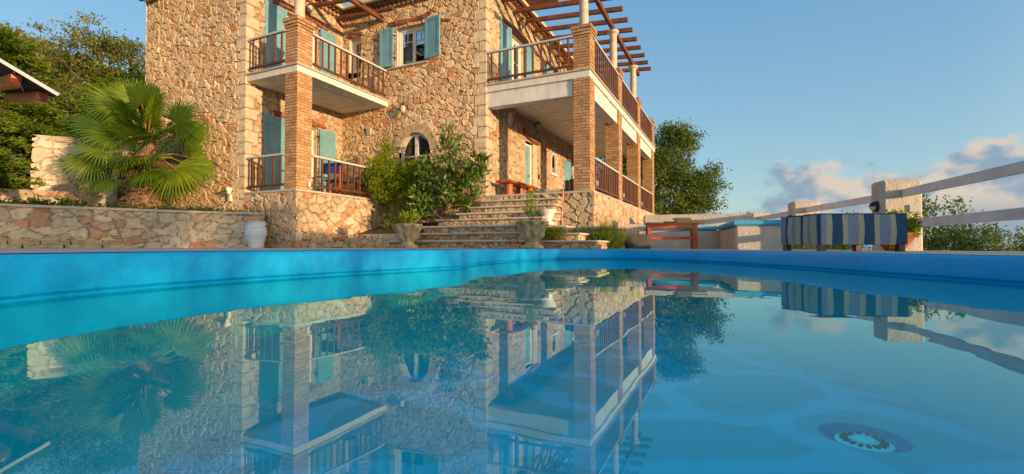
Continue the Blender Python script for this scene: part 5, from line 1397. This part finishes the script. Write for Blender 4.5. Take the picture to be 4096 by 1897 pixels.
# ------------------------------------------------------------------ built-in bench, table, seat
be = empty('stucco_bench', (4.9, 13.6, 0), -.30, 'L-shaped rough stucco bench with turquoise cushions and a high back wall', 'bench')
W2 = Matrix.Translation((-4.9, -13.6, 0))
inv = (Matrix.Translation((4.9, 13.6, 0)) @ Matrix.Rotation(-.30, 4, 'Z')).inverted()
def L_(x, y): p = inv @ Vector((x, y, 0)); return p.x, p.y
def rough_box(name, x0, x1, y0, y1, z0, z1, m, par, bev=.04):
    b = MB(); b.box(x0, x1, y0, y1, z0, z1, bev=bev); return b.build(name, m, par)
x0, y0 = L_(3.85, 14.55)
rough_box('seat_body', x0, x0 + 2.6, y0, y0 + .75, .1, .745, 'stucco', be)
rough_box('back_wall', x0 + .15, x0 + 3.35, y0 + .78, y0 + 1.08, .1, 1.28, 'stucco', be, .05)
xr, yr = L_(5.13, 11.0)
rough_box('seat_body', xr + .05, xr + 1.15, yr, yr + 3.2, .1, .745, 'stucco', be)
b = MB(); b.box(x0 + .12, xr + .0, y0 - .04, y0 + .72, .75, .875, bev=.04); b.build('cushion', 'cushion', be)
b = MB(); b.box(xr - .02, xr + 1.17, yr - .03, yr + 3.1, .75, .875, bev=.04); b.build('cushion', 'cushion', be)
lwl = rough_box('stucco_wall', 0, 1.5, 0, .25, .1, .98, 'stucco', None); lwl.location = (2.95, 15.2, 0); lwl.rotation_euler.z = -.3
tag(lwl, 'short plastered wall between the foundation wall and the stucco bench', 'wall')
tbl = empty('side_table', (4.15, 12.4, zd(4)), -.16, 'red-brown wooden table in front of the stucco bench holding wooden boxes', 'table')
b = MB()
for k in range(5): b.box(-.66, .66, -.24 + k * .1, -.24 + k * .1 + .09, .645, .672, bev=.004)
b.build('tabletop', 'redwood', tbl)
for sx in (-.57, .57):
    for sy in (-.2, .2):
        b = MB(); b.box(sx - .045, sx + .045, sy - .045, sy + .045, 0, .64, bev=.004); b.build('leg', 'redwood', tbl)
b = MB(); b.box(-.525, .525, -.225, -.195, .53, .64); b.box(-.525, .525, .195, .225, .53, .64); b.box(-.525, .525, -.235, -.18, .25, .32, bev=.004); b.box(-.585, -.555, -.17, .17, .56, .64); b.box(.555, .585, -.17, .17, .56, .64); b.build('apron', 'redwood', tbl)
def on_table(x, y): p = Matrix.Rotation(-.16, 4, 'Z') @ Vector((x, y, 0)); return (4.15 + p.x, 12.4 + p.y, zd(4) + .674)
o = rough_box('wooden_box', -.36, .36, -.17, .17, 0, .085, 'palewood', None, .006); o.location = on_table(.48, 0); o.rotation_euler.z = -.1; tag(o, 'flat pale wooden box lying at the right end of the red table', 'box')
o = rough_box('wooden_box', -.2, .2, -.12, .12, 0, .055, 'palewood', None, .006); p_ = on_table(.28, .02); o.location = (p_[0], p_[1], p_[2] + .087); o.rotation_euler.z = .15; tag(o, 'smaller wooden box stacked on the flat pale box', 'box')
o = rough_box('wooden_tray', -.2, .22, -.12, .12, 0, .03, 'palewood', None, .006); o.location = on_table(-.45, 0); o.rotation_euler.z = .3; tag(o, 'thin wooden board lying at the left end of the red table', 'board')
b = MB(); b.lathe([(.08, 0), (.13, .01), (.16, .045), (.15, .045), (.12, .02), (.001, .015)], 24); o = b.build('glass_dish', 'plate', None, True); o.location = on_table(-.05, 0); tag(o, 'shallow clear dish in the middle of the red table', 'dish')
bg_ = empty('tote_bag', (3.2, 12.1, zd(3)), .1, 'dark grey fabric basket bag with brown loop handles beside the red table', 'bag')
b = MB()
prof = [(.0, 0)]; vs = []; n = 24
for z, sx, sy in ((0, .30, .14), (.12, .33, .15), (.30, .34, .15), (.36, .335, .145)):
    for k in range(n):
        a = 2 * math.pi * k / n; c_, s_ = math.cos(a), math.sin(a); vs.append((sx * (abs(c_) ** .5) * (1 if c_ > 0 else -1), sy * (abs(s_) ** .5) * (1 if s_ > 0 else -1), z + (.012 * math.sin(3 * a) if z > .3 else 0)))
fs = [tuple(range(n))[::-1]]
for i in range(3):
    for k in range(n): fs.append((i * n + k, i * n + (k + 1) % n, (i + 1) * n + (k + 1) % n, (i + 1) * n + k))
b.add(vs, fs); b.build('body', 'bag', bg_, True)
for s in (-1, 1):
    b = MB(); b.tube([(-.12, s * .14, .34), (-.10, s * .13, .48), (0, s * .11, .54), (.10, s * .13, .48), (.12, s * .14, .34)], .011, 6); b.build('handle', 'rope', bg_, True)

# striped low seat
sb = empty('striped_seat', (5.04, 6.8, zd(5)), 0, 'low square seat upholstered in navy, beige and grey-blue stripes on wooden legs', 'seat')
pat = ['greyblue', 'beige', 'navy', 'beige', 'greyblue', 'beige', 'navy', 'beige', 'greyblue', 'beige', 'navy']
wid = [.07, .065, .13, .065, .125, .065, .13, .065, .125, .065, .14]
def stripes_box():
    xs = [0]; 
    for w_ in wid: xs.append(xs[-1] + w_)
    sc_ = 1.24 / xs[-1]; xs = [-.62 + x * sc_ for x in xs]
    ys = [0]; wy = [.08, .14, .06, .12, .07, .13, .07, .12, .07, .14]; py = [1, 0, 2, 1, 0, 1, 2, 1, 2, 0]
    for w_ in wy: ys.append(ys[-1] + w_)
    py = ['greyblue', 'navy', 'beige', 'greyblue', 'beige', 'navy', 'beige', 'greyblue', 'beige', 'navy'][::-1]
    sy = 1.0 / ys[-1]; ys = [y * sy for y in ys]
    names = ['navy', 'beige', 'greyblue']; b = MB()
    z0, z1 = .105, .545
    def panel(P00, P10, P01, nrm, m, sub=4, rows=8):
        vs = []; fs = []
        for i in range(sub + 1):
            for j in range(rows + 1):
                p = Vector(P00) + (Vector(P10) - Vector(P00)) * i / sub + (Vector(P01) - Vector(P00)) * j / rows
                gx = p.x * 3.1 + p.y * 2.7; t_ = j / rows
                wob = .010 * math.sin(gx * 5 + 3 * t_) * math.sin(math.pi * t_) + .012 * math.sin(math.pi * t_)
                vs.append(tuple(p + Vector(nrm) * wob))
        for i in range(sub):
            for j in range(rows): fs.append((i * (rows + 1) + j, (i + 1) * (rows + 1) + j, (i + 1) * (rows + 1) + j + 1, i * (rows + 1) + j + 1))
        b.add(vs, fs, names.index(m))
    for k, m in enumerate(pat):
        panel((xs[k], 0, z0), (xs[k + 1], 0, z0), (xs[k], 0, z1), (0, -1, 0), m)
        panel((xs[k], 0, z1), (xs[k + 1], 0, z1), (xs[k], 1.0, z1), (0, 0, 1), m)
        panel((xs[k + 1], 1.0, z0), (xs[k], 1.0, z0), (xs[k + 1], 1.0, z1), (0, 1, 0), m)
    for k, m in enumerate(py):
        panel((-.62, ys[k + 1], z0), (-.62, ys[k], z0), (-.62, ys[k + 1], z1), (-1, 0, 0), m)
        panel((.62, ys[k], z0), (.62, ys[k + 1], z0), (.62, ys[k], z1), (1, 0, 0), m)
    b.box(-.61, .61, .01, .99, z0 + .0, z0 + .02, mi=0)
    return b
b = stripes_box(); b.build('striped_cover', ['navy', 'beige', 'greyblue'], sb, True)
b = MB(); b.tube([(-.625, -.005, .11), (-.628, -.008, .3), (-.625, -.005, .54)], .008, 6); b.tube([(-.62, -.002, .545), (.62, -.002, .548)], .007, 6); b.tube([(-.622, 0, .545), (-.622, 1, .548)], .007, 6); b.build('piping', 'navy', sb, True)
for (x, y) in ((-.57, .06), (.56, .06), (-.57, .92), (.56, .92)):
    b = MB(); b.box(x - .045, x + .045, y - .045, y + .045, 0, .105, bev=.006); b.build('leg', 'greywood', sb)

# ------------------------------------------------------------------ fence of stucco posts and white rails
GA = math.atan2(-.2, .98)   # fence direction
fe = empty('pool_fence', (7.25, 9.2, 0), GA, 'fence of thick stucco posts joined by two broad white rails beside the pool', 'fence')
invf = (Matrix.Translation((7.25, 9.2, 0)) @ Matrix.Rotation(GA, 4, 'Z')).inverted()
def FL(x, y): p = invf @ Vector((x, y, 0)); return (p.x, p.y)
posts = []
for k, (x, y, wdt, dpt_, hh) in enumerate([(6.35, 5.1, .72, .5, 1.56), (7.63, 9.25, .69, .46, 1.575), (8.36, 13.45, .68, .5, 1.56), (9.2, 17.5, .62, .5, 1.52), (10.1, 21.7, .62, .5, 1.5)]):
    lx, ly = FL(x, y); posts.append((lx, ly, wdt))
    b = MB(); b.box(lx - wdt / 2, lx + wdt / 2, ly, ly + dpt_, 0, hh, bev=.045)
    po = b.build('post', 'stucco', fe)
for k in range(4):
    (ax, ay, aw), (bx_, by, bw) = posts[k], posts[k + 1]
    for zc in (1.305, .70):
        b = MB(); b.bar((ax + .05, ay + .5, zc), (bx_ + .0, by - .001, zc), .06, .155); b.build('rail', 'fence', fe)
def bulkhead(x, y, z):
    """round bulkhead lamp on the post face that looks at the pool"""
    b = MB(); b.lathe([(.15, 0), (.15, .04), (.13, .07), (.001, .075)], 24)
    o = b.build('bulkhead_lamp', 'lampblack', fe, True)
    o.matrix_local = Matrix.Translation((x, y, z)) @ Matrix.Rotation(-math.pi / 2, 4, 'Y') @ Matrix.Scale(.74, 4)
    vs = []; fs = []; n = 18; m_ = 8
    g_ = MB()
    for i in range(m_ + 1):
        ph = math.pi / 2 * i / m_
        for j in range(n + 1):
            th = math.pi * j / n        # lower half
            r_ = .115 * math.cos(ph); vs.append((-r_ * math.sin(th), r_ * math.cos(th), .06 + .11 * math.sin(ph)))
    for i in range(m_):
        for j in range(n): fs.append((i * (n + 1) + j, i * (n + 1) + j + 1, (i + 1) * (n + 1) + j + 1, (i + 1) * (n + 1) + j))
    g_.add(vs, fs); g_.build('diffuser', 'lampglass', o, True)
    h_ = MB(); vs = [(.135 / .115 * -x_ if False else -x_ * 1.12, y_ * 1.12, z_ * 1.02) for x_, y_, z_ in vs]; h_.add(vs, [f[::-1] for f in fs]); h_.build('hood', 'lampblack', o, True)
    return o
for k in (1, 2):
    lx, ly, wd_ = posts[k]; bulkhead(lx - wd_ / 2 - .002, ly + .23, 1.07)
lx, ly, wd_ = posts[1]
b = MB(); b.box(lx + .08, lx + .26, ly - .045, ly + .01, .93, 1.08, bev=.008); b.build('junction_cover', 'plate', fe)
tp = empty('terracotta_planter', (6.72, 8.35, zd(6.9)), 0, 'wide conical terracotta planter with trailing green plant behind the striped seat', 'planter')
b = MB(); b.lathe([(.14, 0), (.16, .02), (.36, .30), (.38, .31), (.38, .35), (.35, .35), (.33, .30), (.001, .29)], 32); b.build('pot', 'terracotta', tp, True)
P, T, D = blob_points([(0, 0, .50, .36, .3, .18, 40), (.18, -.2, .34, .2, .16, .16, 14), (-.1, -.32, .15, .12, .08, .12, 6), (.1, -.1, .68, .25, .2, .08, 12)], 26, .05, 531)
leaves('foliage', P, .05 + .03 * RS.rand(len(P)), 'citrus', tp, .6, .1, D, T); tp.scale = (.85, .85, .92)

# ------------------------------------------------------------------ wooden canopy corner, upper left
cn = empty('garden_canopy', (-6.3, 5.2, 0), 0, 'dark fabric canopy on carved red wooden rafters at the left edge', 'canopy')
T0 = Vector((.54, .8, 2.18)); E1 = Vector((-1.0, .0, .59)); E2 = Vector((-3.0, 2.4, .74))
q = [T0, T0 + E1 * 3, T0 + E1 * 3 + E2 * 1.3, T0 + E2 * 1.3]
b = MB(); b.add([tuple(p) for p in q] + [tuple(p + Vector((0, 0, .03))) for p in q], [(0, 1, 2, 3), (7, 6, 5, 4), (0, 3, 7, 4), (1, 0, 4, 5), (2, 1, 5, 6), (3, 2, 6, 7)])
b.build('fabric', 'shade_cloth', cn)
b = MB(); b.bar(q[0] + Vector((.01, -.02, .012)), q[1] + Vector((0, -.02, .012)), .022, .04); b.build('edge_trim', 'whitetrim', cn)
b = MB(); b.bar(q[0] + E1 * .55 + E2 * .05 - Vector((0, 0, .015)), q[0] + E1 * .15 + E2 * .55 - Vector((0, 0, .015)), .02, .02); b.build('seam', 'whitetrim', cn)
def rafter_tail(f1, f2, ht):
    """rafter running back under the fabric, its front end rounded"""
    st_ = T0 + E1 * f1 + E2 * f2 - Vector((0, 0, .03)); d = E2.normalized(); sd = d.cross(Vector((0, 0, 1))).normalized(); ln = 4.2; n = 14; k = n + 1
    top = []; bot = []
    for i in range(k):
        t = (i / n) ** 2 * ln; hh = ht * (.30 + .70 * math.sin(min(1, t / .28) * math.pi / 2))
        top.append(st_ + d * t); bot.append(st_ + d * t - Vector((0, 0, hh)))
    vs = []
    for o_ in (-.05, .05): vs += [tuple(p + sd * o_) for p in top] + [tuple(p + sd * o_) for p in bot]
    fs = [(0, k, 3 * k, 2 * k), (n, 2 * k + n, 3 * k + n, k + n)]
    for i in range(n): fs += [(i, i + 1, k + i + 1, k + i), (2 * k + i, 3 * k + i, 3 * k + i + 1, 2 * k + i + 1), (i, 2 * k + i, 2 * k + i + 1, i + 1), (k + i, k + i + 1, 3 * k + i + 1, 3 * k + i)]
    b = MB(); b.add(vs, fs); b.build('rafter', 'orangewood', cn)
rafter_tail(.14, .10, .14); rafter_tail(.52, .05, .16); rafter_tail(1.5, .08, .17)
b = MB(); b.bar((-4.2, 3.0, .1), (-4.2, 3.0, 4.1), .16, .16, up=(0, 1, 0)); b.build('post', 'orangewood', cn)
